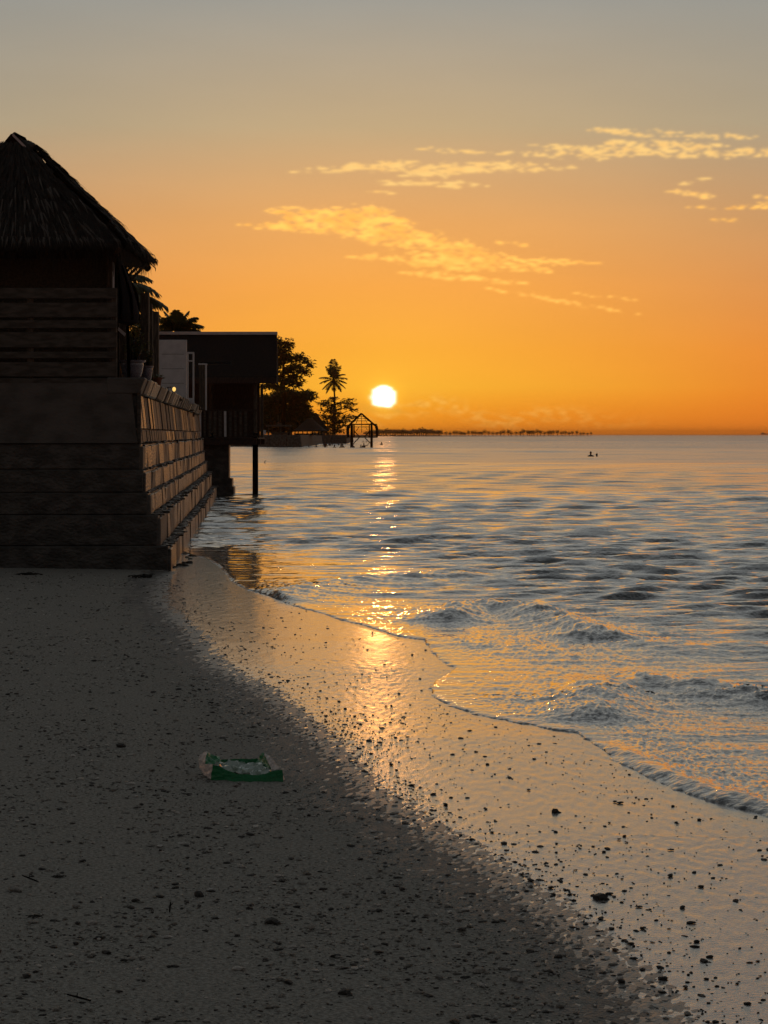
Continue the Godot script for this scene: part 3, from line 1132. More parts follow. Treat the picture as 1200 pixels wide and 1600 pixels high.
func make_fence_and_terrace_things() -> void:
	var f := thing("board_fence", Vector3(-4.6, 2.26, -26.75), "weathered fence of wide horizontal timber boards on the seawall end", "fence")
	for b in [[450, 466.5], [473, 496], [500.5, 513], [519, 543], [549.5, 560], [566, 588.5]]:
		var x := -7.2
		while x < -3.2:
			var stop := -4.99 if x < -5.2 else -3.125
			var s := Shape.new()
			var tilt := rng.randf_range(-0.006, 0.006) * 0.3
			var y = EYE + (HORIZON - (b[0] + b[1]) / 2.0) / F * 26.68
			s.box(Vector3((x + stop) / 2.0, y, -26.68 + rng.randf_range(-0.004, 0.004)), Vector3(stop - x - 0.006, (b[1] - b[0]) / F * 26.68, 0.028), Basis(Vector3.BACK, tilt), 0.004)
			put("board", s, M.timber, f)
			x = stop
	for x in [-3.17, -4.15, -4.99, -6.2]:
		var s := Shape.new()
		s.box(Vector3(x, 2.26 + 0.53, -26.735), Vector3(0.07, 1.06, 0.07), Basis(), 0.006)
		put("fence_post", s, M.upright_timber, f)

	# folded parasol
	var u := thing("folded_parasol", at(199, 592, 27.25), "dark cloth parasol folded and hanging by the hut corner", "parasol")
	var cloth := Shape.new()
	cloth.lathe(Vector3(at(199, 592, 27.25).x, 0, -27.25), [[2.90, 0.03, 0.03, 0.02], [2.94, 0.125, 0.10, 0.01], [3.05, 0.145, 0.11, 0.005], [3.25, 0.115, 0.10, -0.01], [3.45, 0.085, 0.08, -0.045], [3.62, 0.05, 0.05, -0.085], [3.72, 0.018, 0.018, -0.11]], 14)
	put("canopy", cloth, M.black_cloth, u)
	for k in 6:
		var s := Shape.new()
		var a := TAU * k / 6.0
		var x := at(199, 592, 27.25).x
		s.tube([Vector3(x + 0.14 * cos(a), 2.97, -27.25 + 0.11 * sin(a)), Vector3(x + 0.125 * cos(a) - 0.01, 3.25, -27.25 + 0.11 * sin(a)), Vector3(x + 0.05 * cos(a) - 0.085, 3.62, -27.25 + 0.05 * sin(a))], [0.016, 0.02, 0.01], 5)
		put("fold", s, M.black_cloth, u)
	var pole := Shape.new()
	pole.tube([Vector3(at(199, 592, 27.25).x + 0.02, 2.245, -27.25), Vector3(at(199, 592, 27.25).x, 2.98, -27.25)], [0.02], 8)
	put("pole", pole, M.dark_timber, u)

	# slanting white board end
	var wb := Shape.new()
	wb.block([at(184, 516, 27.3), at(195, 526, 27.3), at(195, 526, 27.6), at(184, 516, 27.6), at(185, 511, 27.3), at(197, 521, 27.3), at(197, 521, 27.6), at(185, 511, 27.6)])
	tag(put("slanted_board", wb, M.white_paint), "small pale board slanting under the folded parasol", "board")

	# flower pots
	flower_pot(Vector3(at(206, 590, 27.5).x, 2.262, -27.5), 0.16, 0.235, "large glazed flower pot with mottled pattern and leggy plant", 22)
	flower_pot(Vector3(at(229, 590, 28.6).x, 2.262, -28.6), 0.085, 0.20, "narrow glazed flower pot right of the mottled pot", 7)
	small_pot(Vector3(at(246, 604, 31.0).x, 2.262, -31.0))

	# row of posts
	var posts := [
		[226.5, 13.0, 458, 29.0, "tall square timber post nearest the flower pots"],
		[235.5, 7.0, 475, 31.0, "thin timber post just behind the tallest post"],
		[243.0, 10.5, 487, 33.0, "weathered timber post in front of the white panel"]]
	for p in posts:
		var s := Shape.new()
		var top := at(p[0], p[2], p[3])
		var w: float = p[1] / F * p[3]
		var turn := Basis(Vector3.BACK, rng.randf_range(-0.012, 0.012))
		s.box(Vector3(top.x, (top.y + 2.25) / 2.0, -p[3]), Vector3(w, top.y - 2.25, w), turn, 0.008)
		tag(put("timber_post", s, M.upright_timber), p[4], "post", "timber posts along the wall top")

	# tall white screen and the open frame behind it
	var screen := thing("white_screen", Vector3(at(270, 622, 41).x, 2.24, -41), "plain white boarded screen standing on the seawall top", "screen")
	for k in 4:
		var s := Shape.new()
		var y0 := lerpf(622, 531, k / 4.0)
		var y1 := lerpf(622, 531, (k + 1) / 4.0)
		var lo := at(248, y0 - 0.5, 41.0)
		var hi := at(291.5, y1, 41.0)
		s.box((lo + hi) / 2.0, Vector3(hi.x - lo.x, hi.y - lo.y, 0.03), Basis(), 0.004)
		put("panel_board", s, M.white_paint, screen)
	for x in [250.0, 289.5]:
		var s := Shape.new()
		var a := at(x, 640, 41.05)
		a.y = 2.245
		var b := at(x, 531, 41.05)
		s.box((a + b) / 2.0 + Vector3(0, 0, -0.04), Vector3(0.05, b.y - a.y, 0.05), Basis(), 0.004)
		put("screen_post", s, M.white_paint, screen)
	var frame := thing("trellis", Vector3(at(297, 627, 44).x, 2.24, -44), "slim white open trellis frame right of the white screen", "trellis")
	for q in [[292.5, 550, 294.5, 627], [301, 550, 303.5, 627], [292.5, 550, 303.5, 553], [288, 622, 303.5, 631], [294.5, 563, 301, 565]]:
		var s := Shape.new()
		var lo := at(q[0], q[3], 44.0)
		var hi := at(q[2], q[1], 44.0)
		var deep: float = 0.05 if q[2] - q[0] > 4 else 0.044
		s.box((lo + hi) / 2.0, Vector3(hi.x - lo.x, hi.y - lo.y, deep), Basis(), 0.003)
		put("frame_bar", s, M.white_paint, frame)
	var stool := Shape.new()
	stool.box(at(297, 641, 46.0), Vector3(0.17, 0.02, 0.2), Basis(), 0.004)
	for q in [[-0.07, -0.08], [0.07, -0.08], [-0.07, 0.08], [0.07, 0.08]]:
		stool.box(at(297, 645, 46.0) + Vector3(q[0], -0.03, q[1]), Vector3(0.025, 0.10, 0.025))
	tag(put("low_shelf", stool, M.dark_timber), "low dark wooden shelf on the wall top below the white trellis frame", "shelf")

	# upright louvred shutter with a rod
	var l := thing("slatted_shutter", Vector3(at(319, 640, 50).x, 2.24, -50), "upright slatted shutter with a thin rod at the far wall end", "shutter")
	for k in 4:
		var s := Shape.new()
		var x := 311.0 + k * 3.3
		var lo := at(x, 641, 50.0)
		var hi := at(x + 2.4, 570, 50.0)
		s.box((lo + hi) / 2.0 + Vector3(0, 0, 0.01 * k), Vector3(hi.x - lo.x, hi.y - lo.y, 0.05), Basis(), 0.004)
		put("slat", s, M.upright_timber if k < 3 else M.white_paint, l)
	var rail := Shape.new()
	rail.box(at(317, 569, 50.0), Vector3(0.19, 0.03, 0.07), Basis(), 0.003)
	put("top_rail", rail, M.white_paint, l)
	var rod := Shape.new()
	rod.tube([at(316, 567.2, 50.0), at(361, 567.2, 50.0)], [0.012], 6)
	put("rod", rod, M.white_paint, l)
	var lamp := thing("spot_lamp", at(266, 622, 38), "small round spot lamp on the wall top before the white screen", "lamp")
	var arm := Shape.new()
	arm.tube([at(262, 622, 38) + Vector3(0, 0.02, 0), at(262, 605, 38), at(268, 605, 38)], [0.012, 0.012, 0.014], 6)
	put("arm", arm, M.dark_timber, lamp)
	var head := Shape.new()
	var hc := at(272, 608, 38)
	head.lathe(hc - Vector3(0, 0.04, 0), [[0.0, 0.006, 0.006], [0.008, 0.018, 0.018], [0.026, 0.028, 0.028], [0.04, 0.03, 0.03], [0.054, 0.028, 0.028], [0.068, 0.018, 0.018], [0.076, 0.005, 0.005]], 14)
	var glow := plain("lamp_glow", 0.8, 0.7, 0.45, 0.4)
	glow.emission_enabled = true
	glow.emission = Color(1.0, 0.80, 0.42)
	glow.emission_energy_multiplier = 1.1
	put("globe", head, glow, lamp)
	var bulb := OmniLight3D.new()
	bulb.name = "lamp_light"
	bulb.position = hc - lamp.position
	bulb.light_color = Color(1.0, 0.80, 0.42)
	bulb.light_energy = 0.01
	bulb.light_size = 0.03
	bulb.omni_range = 12.0
	bulb.omni_attenuation = 2.0
	bulb.shadow_enabled = true
	lamp.add_child(bulb)
	var ts := Shape.new()
	ts.block([at(269, 622, 39.4), at(285, 627, 38.6), at(285, 627, 39.2), at(269, 622, 39.9), at(269, 619, 39.4), at(285, 624, 38.6), at(285, 624, 39.2), at(269, 619, 39.9)])
	tag(put("glossy_tray", ts, M.lamp_glass), "pale glossy tray lying on the coping under the white screen", "tray")


func flower_pot(base: Vector3, r: float, tall: float, label: String, stems: int) -> void:
	var p := thing("flower_pot", base, label, "flower pot", "flower pots on the wall top")
	var s := Shape.new()
	s.lathe(base, [[0.0, r * 0.5, r * 0.5], [0.012, r * 0.6, r * 0.6], [tall * 0.35, r * 0.78, r * 0.78], [tall * 0.75, r * 0.9, r * 0.9], [tall * 0.86, r * 0.88, r * 0.88], [tall * 0.9, r * 1.03, r * 1.03], [tall, r * 1.06, r * 1.06], [tall * 0.995, r * 0.94, r * 0.94], [tall * 0.9, r * 0.86, r * 0.86]], 22)
	var pot := put("pot", s, M.glazed_pot, p)
	var soil := Shape.new()
	for k in 12:
		var c := base + Vector3(0, tall * 0.9, 0)
		var a := TAU * k / 12.0
		var b := TAU * (k + 1) / 12.0
		soil.out_tri(c + Vector3(0, 0.012, 0), c + Vector3(cos(a), 0, sin(a)) * r * 0.87, c + Vector3(cos(b), 0, sin(b)) * r * 0.87, base)
	put("soil", soil, M.weed, pot)
	var g := Shape.new()
	for k in stems:
		var a := rng.randf() * TAU
		var lean := rng.randf_range(0.1, 0.75)
		var tip := base + Vector3(0, tall, 0) + Vector3(cos(a) * lean * r * 1.5, rng.randf_range(0.12, 0.34), sin(a) * lean * r * 1.5)
		var root := base + Vector3(cos(a) * r * 0.3, tall * 0.9, sin(a) * r * 0.3)
		g.tube([root, root.lerp(tip, 0.5) + Vector3(0, 0.03, 0), tip], [0.005, 0.004, 0.002], 4)
		for i in 7:
			var q := root.lerp(tip, 0.35 + 0.65 * i / 6.0)
			leaf(g, q, Vector3(rng.randf_range(-1, 1), rng.randf_range(-0.3, 0.8), rng.randf_range(-1, 1)).normalized(), rng.randf_range(0.04, 0.08), 0.4)
	var gl := put("plant", g, M.leaf, p)
	gl.set_meta("kind", "stuff")


func small_pot(base: Vector3) -> void:
	var p := thing("clay_pot", base, "small clay pot with a trailing plant beside the timber posts", "flower pot", "flower pots on the wall top")
	var s := Shape.new()
	s.lathe(base, [[0.0, 0.045, 0.045], [0.09, 0.06, 0.06], [0.09, 0.068, 0.068], [0.115, 0.07, 0.07], [0.112, 0.058, 0.058], [0.09, 0.055, 0.055]], 16)
	put("pot", s, M.terracotta, p)
	var g := Shape.new()
	for k in 26:
		var a := rng.randf() * TAU
		leaf(g, base + Vector3(cos(a) * 0.04, 0.10 + rng.randf_range(-0.01, 0.05), sin(a) * 0.04), Vector3(cos(a), rng.randf_range(-0.4, 0.7), sin(a)).normalized(), rng.randf_range(0.05, 0.09), 0.4)
	put("plant", g, M.leaf, p).set_meta("kind", "stuff")


func leaf(s: Shape, p: Vector3, dir: Vector3, long: float, wide: float) -> void:
	var side := dir.cross(Vector3(rng.randf() - 0.5, 1.0, rng.randf() - 0.5)).normalized() * long * wide * 0.5
	var up := side.cross(dir).normalized() * long * 0.1
	var m := p + dir * long * 0.5 + up
	s.tri(p, m - side, p + dir * long)
	s.tri(p, p + dir * long, m + side)


# ---------------------------------------------------------------- the shack on stilts

func make_shack() -> void:
	var k := thing("stilt_shack", Vector3(-4.4, 0, -62), "dark open shack on stilts over the water past the seawall", "shack")
	# roof: one dark sloping sheet that faces the beach, with a pale edge
	var y0 := EYE + (HORIZON - 592.0) / F * 60.0
	var y1 := EYE + (HORIZON - 522.0) / F * 63.5
	var right0 := at(432, 592, 60.0).x
	var right1 := at(433, 522, 63.5).x
	var roof := Shape.new()
	roof.block([Vector3(-7.6, y0, -60), Vector3(right0, y0, -60), Vector3(right1, y1 - 0.06, -63.5), Vector3(-7.6, y1 - 0.06, -63.5),
		Vector3(-7.6, y0 + 0.05, -60), Vector3(right0, y0 + 0.05, -60), Vector3(right1, y1, -63.5), Vector3(-7.6, y1, -63.5)])
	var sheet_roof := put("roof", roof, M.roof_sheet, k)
	var ridge := Shape.new()
	ridge.box(Vector3((-7.6 + right1) / 2, y1 + 0.02, -63.5), Vector3(right1 + 7.62, 0.09, 0.10), Basis(), 0.008)
	put("ridge_board", ridge, M.white_paint, sheet_roof)
	var fascia := Shape.new()
	fascia.box(Vector3((-7.6 + right0) / 2, y0 - 0.04, -59.97), Vector3(right0 + 7.6, 0.16, 0.04), Basis(), 0.006)
	put("fascia", fascia, M.dark_timber, sheet_roof)
	var side := Shape.new()
	side.block([Vector3(right0 - 0.03, y0 - 0.1, -60.02), Vector3(right0, y0 - 0.1, -60.02), Vector3(right1, y0 - 0.1, -64.5), Vector3(right1 - 0.03, y0 - 0.1, -64.5),
		Vector3(right0 - 0.03, y0 + 0.04, -60.02), Vector3(right0, y0 + 0.04, -60.02), Vector3(right1, y1 - 0.03, -63.5), Vector3(right1 - 0.03, y1 - 0.03, -63.5)])
	put("gable_board", side, M.roof_sheet, sheet_roof)
	# back wall and floor
	var back := Shape.new()
	back.box(Vector3(-5.6, 2.45, -64.2), Vector3(4.2, 1.9, 0.06))
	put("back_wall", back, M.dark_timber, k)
	var deck_y := EYE + (HORIZON - 684.0) / F * 60.0
	var x0 := -7.0
	var xr := at(402, 684, 60.4).x
	for i in 14:
		var s := Shape.new()
		var z := -60.35 - i * 0.29
		s.box(Vector3((x0 + xr) / 2, deck_y - 0.02, z), Vector3(xr - x0, 0.035, 0.27), Basis(), 0.004)
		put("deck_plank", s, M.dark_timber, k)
	for z in [-60.28, -62.0, -64.2]:
		var s := Shape.new()
		s.box(Vector3((x0 + xr) / 2, deck_y - 0.115, z), Vector3(xr - x0, 0.15, 0.10), Basis(), 0.008)
		put("beam", s, M.dark_timber, k)
	# railing with pale uprights
	var top := EYE + (HORIZON - 641.0) / F * 60.3
	for q in [top, deck_y + 0.05]:
		var s := Shape.new()
		s.box(Vector3((-5.2 + xr) / 2, q, -60.32), Vector3(xr + 5.2, 0.05, 0.06), Basis(), 0.006)
		put("rail", s, M.dark_timber, k)
	var x := 312.0
	while x < 392.0:
		var s := Shape.new()
		var lo := at(x, 684, 60.3)
		s.box(Vector3(lo.x, (deck_y + top) / 2, -60.27 + rng.randf_range(-0.004, 0.004)), Vector3(rng.randf_range(0.055, 0.085), top - deck_y - 0.05, 0.022), Basis(Vector3.BACK, rng.randf_range(-0.01, 0.01)), 0.003)
		put("rail_slat", s, M.white_paint if rng.randf() < 0.3 else M.timber, k)
		x += 8.0
	# posts: slim timber above, concrete sleeves in the water
	for q in [[399.0, 60.4], [409.0, 66.0], [330.0, 64.0]]:
		var px := at(q[0], 684, q[1]).x
		var s := Shape.new()
		s.box(Vector3(px, (deck_y + y0) / 2 - 0.05, -q[1]), Vector3(0.085, y0 - deck_y + 0.1, 0.085), Basis(), 0.01)
		var post := put("post", s, M.upright_timber, k)
		if q[0] < 405:
			var c := Shape.new()
			c.tube([Vector3(px, -0.5, -q[1] + 0.02), Vector3(px, deck_y - 0.02, -q[1] + 0.02)], [0.078, 0.074], 12)
			put("post_sleeve", c, M.concrete, post)
			var col := Shape.new()
			col.tube([Vector3(px, deck_y - 0.02, -q[1] + 0.02), Vector3(px, deck_y + 0.12, -q[1] + 0.02)], [0.062, 0.06], 12)
			put("sleeve_cap", col, M.concrete, post)
	# stepped concrete pier by the wall end
	var pier := Shape.new()
	for q in [[342, 358, 690, 749, 0.0], [342, 363, 747, 762, 0.06], [342, 366, 760, 775, 0.12]]:
		var lo := at(q[0], q[3], 60.6)
		var hi := at(q[1], q[2], 60.6)
		pier.block([Vector3(lo.x - 0.5, maxf(lo.y, -0.4) if q[3] < 770 else -0.5, -61.1), Vector3(lo.x - 0.5, lo.y if q[3] < 770 else -0.5, -60.55 + q[4]), Vector3(hi.x, lo.y if q[3] < 770 else -0.5, -60.55 + q[4]), Vector3(hi.x, lo.y if q[3] < 770 else -0.5, -61.1),
			Vector3(lo.x - 0.5, hi.y, -61.1), Vector3(lo.x - 0.5, hi.y, -60.55 + q[4]), Vector3(hi.x, hi.y, -60.55 + q[4]), Vector3(hi.x, hi.y, -61.1)], 0.02)
	put("pier", pier, M.stained_concrete, k)


# ---------------------------------------------------------------- trees and the shore behind

func foliage(s: Shape, clumps: Array, d: float, deep: float, size: float, dense: float) -> void:
	# leaf sprays through the volume of each clump: [px, py, half width, half height] of its middle and size, in pixels at that distance
	for c in clumps:
		var mid := at(c[0], c[1], d) + Vector3(0, 0, rng.randf_range(-deep, deep))
		var rx: float = c[2] / F * d
		var ry: float = c[3] / F * d
		var many := int(dense * (c[2] * c[3]) / 10.0) + 6
		for k in many:
			var q := Vector3(rng.randfn(0, 0.55), rng.randfn(0, 0.5), rng.randfn(0, 0.55))
			var p := mid + Vector3(q.x * rx, q.y * ry, q.z * rx)
			var heading := rng.randf() * TAU
			var away_ := Vector3(cos(heading), rng.randf_range(-0.5, 0.3), sin(heading)).normalized()
			for j in 4:
				leaf(s, p + away_ * size * 0.35 * j, (away_ + Vector3(rng.randf_range(-0.8, 0.8), rng.randf_range(-0.6, 0.5), rng.randf_range(-0.8, 0.8))).normalized(), size * rng.randf_range(0.7, 1.3), 0.5)


func tree(called: String, label: String, foot: Array, top: Array, clumps: Array, d: float, girth: float, leafage: String, size: float, dense: float, group := "") -> Node3D:
	var base := at(foot[0], foot[1], d)
	var t := thing(called, base, label, "tree", group)
	var trunk := Shape.new()
	var head := at(top[0], top[1], d)
	var spine := []
	for k in 7:
		var f := k / 6.0
		spine.append(base.lerp(head, f) + Vector3(sin(f * 7.0 + d) * 0.012 * (head.y - base.y), 0, cos(f * 5.0) * 0.01 * (head.y - base.y)))
	trunk.tube(spine, [girth, girth * 0.85, girth * 0.72, girth * 0.58, girth * 0.45, girth * 0.3, girth * 0.15], 8)
	for c in clumps:
		var tip := at(c[0], c[1], d)
		var from: Vector3 = spine[0]
		var best := 1e9
		for p in spine:
			var score := absf((p as Vector3).y - (tip.y - 0.35 * absf(tip.x - (p as Vector3).x)))
			if score < best:
				best = score
				from = p
		var z := rng.randf_range(-0.5, 0.5) * absf(tip.x - from.x)
		trunk.tube([from, from.lerp(tip, 0.5) + Vector3(0, 0.03 * from.distance_to(tip), z * 0.6), tip + Vector3(0, 0, z)], [girth * 0.34, girth * 0.2, girth * 0.07], 5)
	put("trunk", trunk, M.bark, t)
	var s := Shape.new()
	foliage(s, clumps, d, 1.2, size, dense)
	put("crown", s, M[leafage], t).set_meta("kind", "stuff")
	return t


func frond(s: Shape, root: Vector3, az: float, rise: float, long: float, droop: float, leaflets: int, blade: float) -> void:
	var dir := Vector3(cos(az) * cos(rise), sin(rise), sin(az) * cos(rise))
	var pts := [root]
	var p := root
	var many := 8
	for k in many:
		p += dir * long / many
		pts.append(p)
		dir = (dir + Vector3(0, -droop / many, 0)).normalized()
	s.tube(pts, [0.022 * long, 0.018 * long, 0.015 * long, 0.012 * long, 0.010 * long, 0.008 * long, 0.006 * long, 0.004 * long, 0.002 * long], 4)
	for k in leaflets:
		var f := 0.12 + 0.88 * k / leaflets
		var i := mini(int(f * many), many - 1)
		var here: Vector3 = pts[i].lerp(pts[i + 1], f * many - i)
		var along: Vector3 = (pts[i + 1] - pts[i]).normalized()
		var side := along.cross(Vector3.UP)
		if side.length() < 0.1:
			side = Vector3(-sin(az), 0, cos(az))
		side = side.normalized()
		var l := blade * long * sin(PI * clampf(0.12 + 0.82 * f, 0, 1)) + 0.05 * long
		for way in [-1.0, 1.0]:
			var out: Vector3 = (side * way * 0.85 + along * 0.55 + Vector3(0, -rng.randf_range(0.05, 0.55), 0)).normalized()
			var w := along * 0.025 * long
			var mid := here + out * l * 0.5 + Vector3(0, 0.02 * l, 0)
			var tip := here + out * l + Vector3(0, -0.16 * l, 0)
			s.quad(here - w * 0.4, mid - w, mid + w, here + w * 0.4)
			s.tri(mid - w, tip, mid + w)


func palm(label: String, foot: Vector3, heart: Vector3, girth: float, fronds: Array, leaflets: int, blade: float) -> void:
	# fronds: [azimuth seen from above, rise, length, droop]
	var t := thing("palm_tree", foot, label, "palm tree")
	var s := Shape.new()
	var pts := []
	for k in 9:
		var f := k / 8.0
		pts.append(foot.lerp(heart, f) + Vector3(sin(f * 3.0) * 0.02 * (heart.y - foot.y), 0, 0))
	pts[8] = heart
	s.tube(pts, [girth * 1.5, girth * 1.1, girth, girth * 0.95, girth * 0.9, girth * 0.85, girth * 0.8, girth * 0.8, girth], 9)
	put("trunk", s, M.bark, t)
	for q in fronds:
		var l := Shape.new()
		frond(l, heart + Vector3(0, girth * 0.5, 0), q[0], q[1], q[2], q[3], leaflets, blade)
		put("frond", l, M.palm_leaf, t)
	var nuts := Shape.new()
	for k in 7:
		clod(nuts, heart + Vector3(cos(k * 2.3) * girth * 1.6, -girth * 0.9, sin(k * 2.3) * girth * 1.6), girth * 0.8, 1.2)
	put("coconuts", nuts, M.weed, t)


func land_block(called: String, p: Array, y: float) -> void:
	# a slab of ground with the outline p (four points, x and z) up to height y
	var s := Shape.new()
	var q := []
	for h in [-1.0, y]:
		for k in p:
			q.append(Vector3(k[0], h, k[1]))
	s.block(q)
	put(called, s, M.old_wall).set_meta("kind", "structure")


func shore_wall(label: String, x0: float, x1: float, d: float, y: float, back: float) -> void:
	var w := thing("shore_wall", Vector3((x0 + x1) / 2, -0.3, -d), label, "seawall", "stone walls along the far beach")
	var x := x0
	while x < x1:
		var nx := minf(x + rng.randf_range(1.6, 2.6), x1)
		var s := Shape.new()
		s.block([Vector3(x, -0.3, -d - 0.4), Vector3(x, -0.3, -d + 0.25), Vector3(nx - 0.04, -0.3, -d + 0.25), Vector3(nx - 0.04, -0.3, -d - 0.4),
			Vector3(x, y, -d - 0.4), Vector3(x, y, -d + 0.05), Vector3(nx - 0.04, y + rng.randf_range(-0.03, 0.03), -d + 0.05), Vector3(nx - 0.04, y, -d - 0.4)], 0.05)
		put("wall_section", s, M.old_wall, w)
		x = nx
	var s := Shape.new()
	s.block([Vector3(x1 - 0.4, -0.3, -d - back), Vector3(x1 - 0.4, -0.3, -d - 0.42), Vector3(x1 + 0.15, -0.3, -d - 0.42), Vector3(x1 + 0.15, -0.3, -d - back),
		Vector3(x1 - 0.4, y, -d - back), Vector3(x1 - 0.4, y, -d - 0.42), Vector3(x1 - 0.05, y, -d - 0.42), Vector3(x1 - 0.05, y, -d - back)], 0.05)
	put("return_wall", s, M.old_wall, w)


func make_background() -> void:
	# ground behind the two old walls, and the beach in front of them
	land_block("shore_ground", [[-70, -470], [-70, -292.4], [-10.75, -292.4], [-13.5, -405]], 1.46)
	land_block("shore_ground", [[-70, -520], [-70, -402.4], [-6.7, -402.4], [-7.6, -520]], 1.42)
	land_block("shore_ground", [[-90, -300], [-90, -66], [-9.5, -66], [-30, -300]], 1.3)
	shore_wall("low weathered sea wall below the dark trees and the bar shelter", -46.0, at(470, 690, 292).x, 292.0, 1.53, 100.0)
	shore_wall("lower farther sea wall under the almond tree, ending by the stilt frame", -24.0, at(541, 690, 402).x, 402.0, 1.47, 90.0)
	var strip := Shape.new()
	strip.block([Vector3(-60, -0.6, -292), Vector3(-60, -0.6, -250), Vector3(at(392, 699, 262).x, -0.6, -262), Vector3(at(474, 699, 290).x, -0.6, -291),
		Vector3(-60, 0.35, -292), Vector3(-60, -0.2, -250), Vector3(at(392, 699, 262).x, -0.12, -262), Vector3(at(474, 699, 290).x, -0.05, -291)])
	put("far_beach", strip, M.old_wall).set_meta("kind", "structure")

	tree("broadleaf_tree", "tall ragged broadleaf tree beside the shack roof", [440, 681], [446, 535],
		[[434, 535, 6, 6], [438, 548, 8, 9], [450, 539, 7, 7], [445, 556, 11, 6], [434, 565, 9, 8], [456, 563, 8, 5], [469, 558, 8, 5], [480, 566, 5, 3], [482, 571, 4, 3], [463, 573, 8, 5], [474, 580, 6, 5], [447, 577, 9, 6], [434, 588, 8, 7], [459, 588, 9, 5], [446, 596, 10, 6], [424, 601, 6, 5], [410, 605, 5, 3], [462, 599, 8, 5], [436, 606, 12, 5]], 320.0, 0.42, "leaf", 0.5, 16.0)
	tree("broadleaf_tree", "dense dark spreading tree under the tall ragged tree", [452, 682], [452, 615],
		[[483, 614, 6, 3], [486, 622, 3, 5], [476, 617, 7, 5], [468, 624, 8, 7], [456, 616, 11, 8], [442, 620, 12, 9], [428, 625, 12, 9], [413, 628, 12, 10], [400, 632, 10, 12], [474, 634, 6, 7], [462, 636, 11, 8], [446, 638, 14, 9], [428, 642, 14, 9], [410, 646, 14, 9], [479, 645, 5, 6], [468, 648, 9, 7], [450, 652, 14, 8], [430, 655, 14, 8], [410, 660, 14, 9], [472, 657, 9, 7], [456, 664, 13, 7], [438, 668, 14, 7], [420, 670, 12, 7], [395, 655, 10, 18]], 335.0, 0.4, "leaf", 0.55, 22.0)
	tree("broadleaf_tree", "low dark bush between the pavilion and the almond tree", [505, 684], [505, 668],
		[[500, 676, 7, 4], [508, 674, 6, 4], [516, 677, 7, 4], [492, 678, 6, 3]], 405.0, 0.14, "leaf", 0.4, 16.0)
	tree("almond_tree", "layered almond tree below the tall coconut palm", [521, 684], [521, 622],
		[[521, 622, 7, 2.5], [511, 628, 7, 2], [545, 624, 7, 1.5], [551, 630, 4, 2], [537, 630, 7, 2], [504, 631, 5, 1.6], [519, 634, 11, 2.5], [544, 636, 7, 2.2], [510, 642, 9, 2.5], [502, 649, 5, 2], [529, 645, 9, 2.2], [550, 640, 4, 2], [514, 652, 11, 2.7], [541, 651, 7, 2], [551, 651, 4, 2], [507, 660, 8, 2.5], [530, 659, 9, 2.7], [546, 658, 4, 2], [519, 667, 10, 3], [537, 666, 6, 2], [506, 669, 6, 2.2], [527, 673, 8, 3], [521, 640, 6, 6], [522, 655, 7, 7]], 410.0, 0.3, "almond_leaf", 0.5, 17.0)
	var heart := at(521, 594, 440)
	palm("tall coconut palm rising above the layered almond tree", at(522, 684, 440), heart, 0.2, [
		[0.25, 0.45, 2.9, 0.9], [0.1, 0.05, 2.7, 0.7], [-0.1, -0.35, 2.9, 0.7], [0.4, -0.8, 2.9, 0.5], [0.2, 0.9, 2.7, 1.3],
		[3.0, 0.5, 2.9, 0.9], [3.2, 0.05, 2.8, 0.7], [2.9, -0.5, 2.9, 0.6], [3.4, -0.95, 3.0, 0.4], [1.7, 1.5, 4.0, 0.15], [0.5, 1.15, 3.1, 0.5],
		[2.8, 1.15, 3.0, 0.5], [4.4, 1.2, 2.9, 0.6], [5.2, 0.8, 2.6, 1.0], [1.3, 0.7, 2.6, 1.2], [4.8, -0.9, 2.6, 0.4], [5.6, -0.6, 2.8, 0.6], [1.0, 1.5, 2.6, 0.4], [3.9, -0.6, 2.8, 0.5]], 26, 0.30)
	var near := at(160, 468, 62)
	palm("palm fronds showing between the hut eave and the timber posts", Vector3(near.x, 1.3, near.z), near, 0.13, [
		[0.15, 0.75, 1.75, 1.7], [-0.1, 0.35, 1.85, 1.15], [0.25, 0.05, 1.8, 0.9], [-0.25, 1.05, 1.6, 1.9], [0.4, -0.3, 1.5, 0.7], [2.8, 0.7, 1.7, 1.4], [1.7, 0.9, 1.7, 1.4], [4.5, 0.8, 1.7, 1.4], [0.6, 0.55, 1.6, 1.5], [-0.6, 0.5, 1.6, 1.4], [3.4, 0.2, 1.6, 1.0]], 40, 0.34)
	var mid := at(276, 521, 118)
	palm("bushy palm crown showing above the shack roof", Vector3(mid.x, 1.3, mid.z), mid, 0.15, [
		[0.1, 0.75, 1.5, 1.3], [0.3, 1.0, 1.4, 1.2], [-0.2, 0.45, 1.55, 1.2], [3.0, 0.7, 1.45, 1.3], [3.3, 1.0, 1.35, 1.2], [2.7, 0.4, 1.5, 1.3], [1.5, 1.3, 1.2, 0.7], [4.7, 1.2, 1.25, 0.8], [0.9, 0.9, 1.3, 1.2], [5.5, 0.8, 1.35, 1.2], [4.0, 0.8, 1.3, 1.2], [2.2, 1.0, 1.25, 1.1], [0.0, 1.25, 1.25, 1.0], [3.14, 1.25, 1.25, 1.0], [0.5, 0.2, 1.4, 1.0]], 60, 0.42)
	tree("broadleaf_tree", "dark leafy shrub low behind the timber posts", [205, 640], [207, 500], [[204, 507, 4, 5], [208, 496, 3, 6], [219, 514, 4, 4], [205, 516, 7, 4]], 58.0, 0.06, "leaf", 0.13, 9.0)

	# thatched pavilion on the wall
	var pv := thing("thatched_pavilion", Vector3(at(488, 681, 330).x, 1.46, -330), "thatched open pavilion on posts beside the almond tree", "pavilion")
	var r := Shape.new()
	var c := at(484, 673, 330)
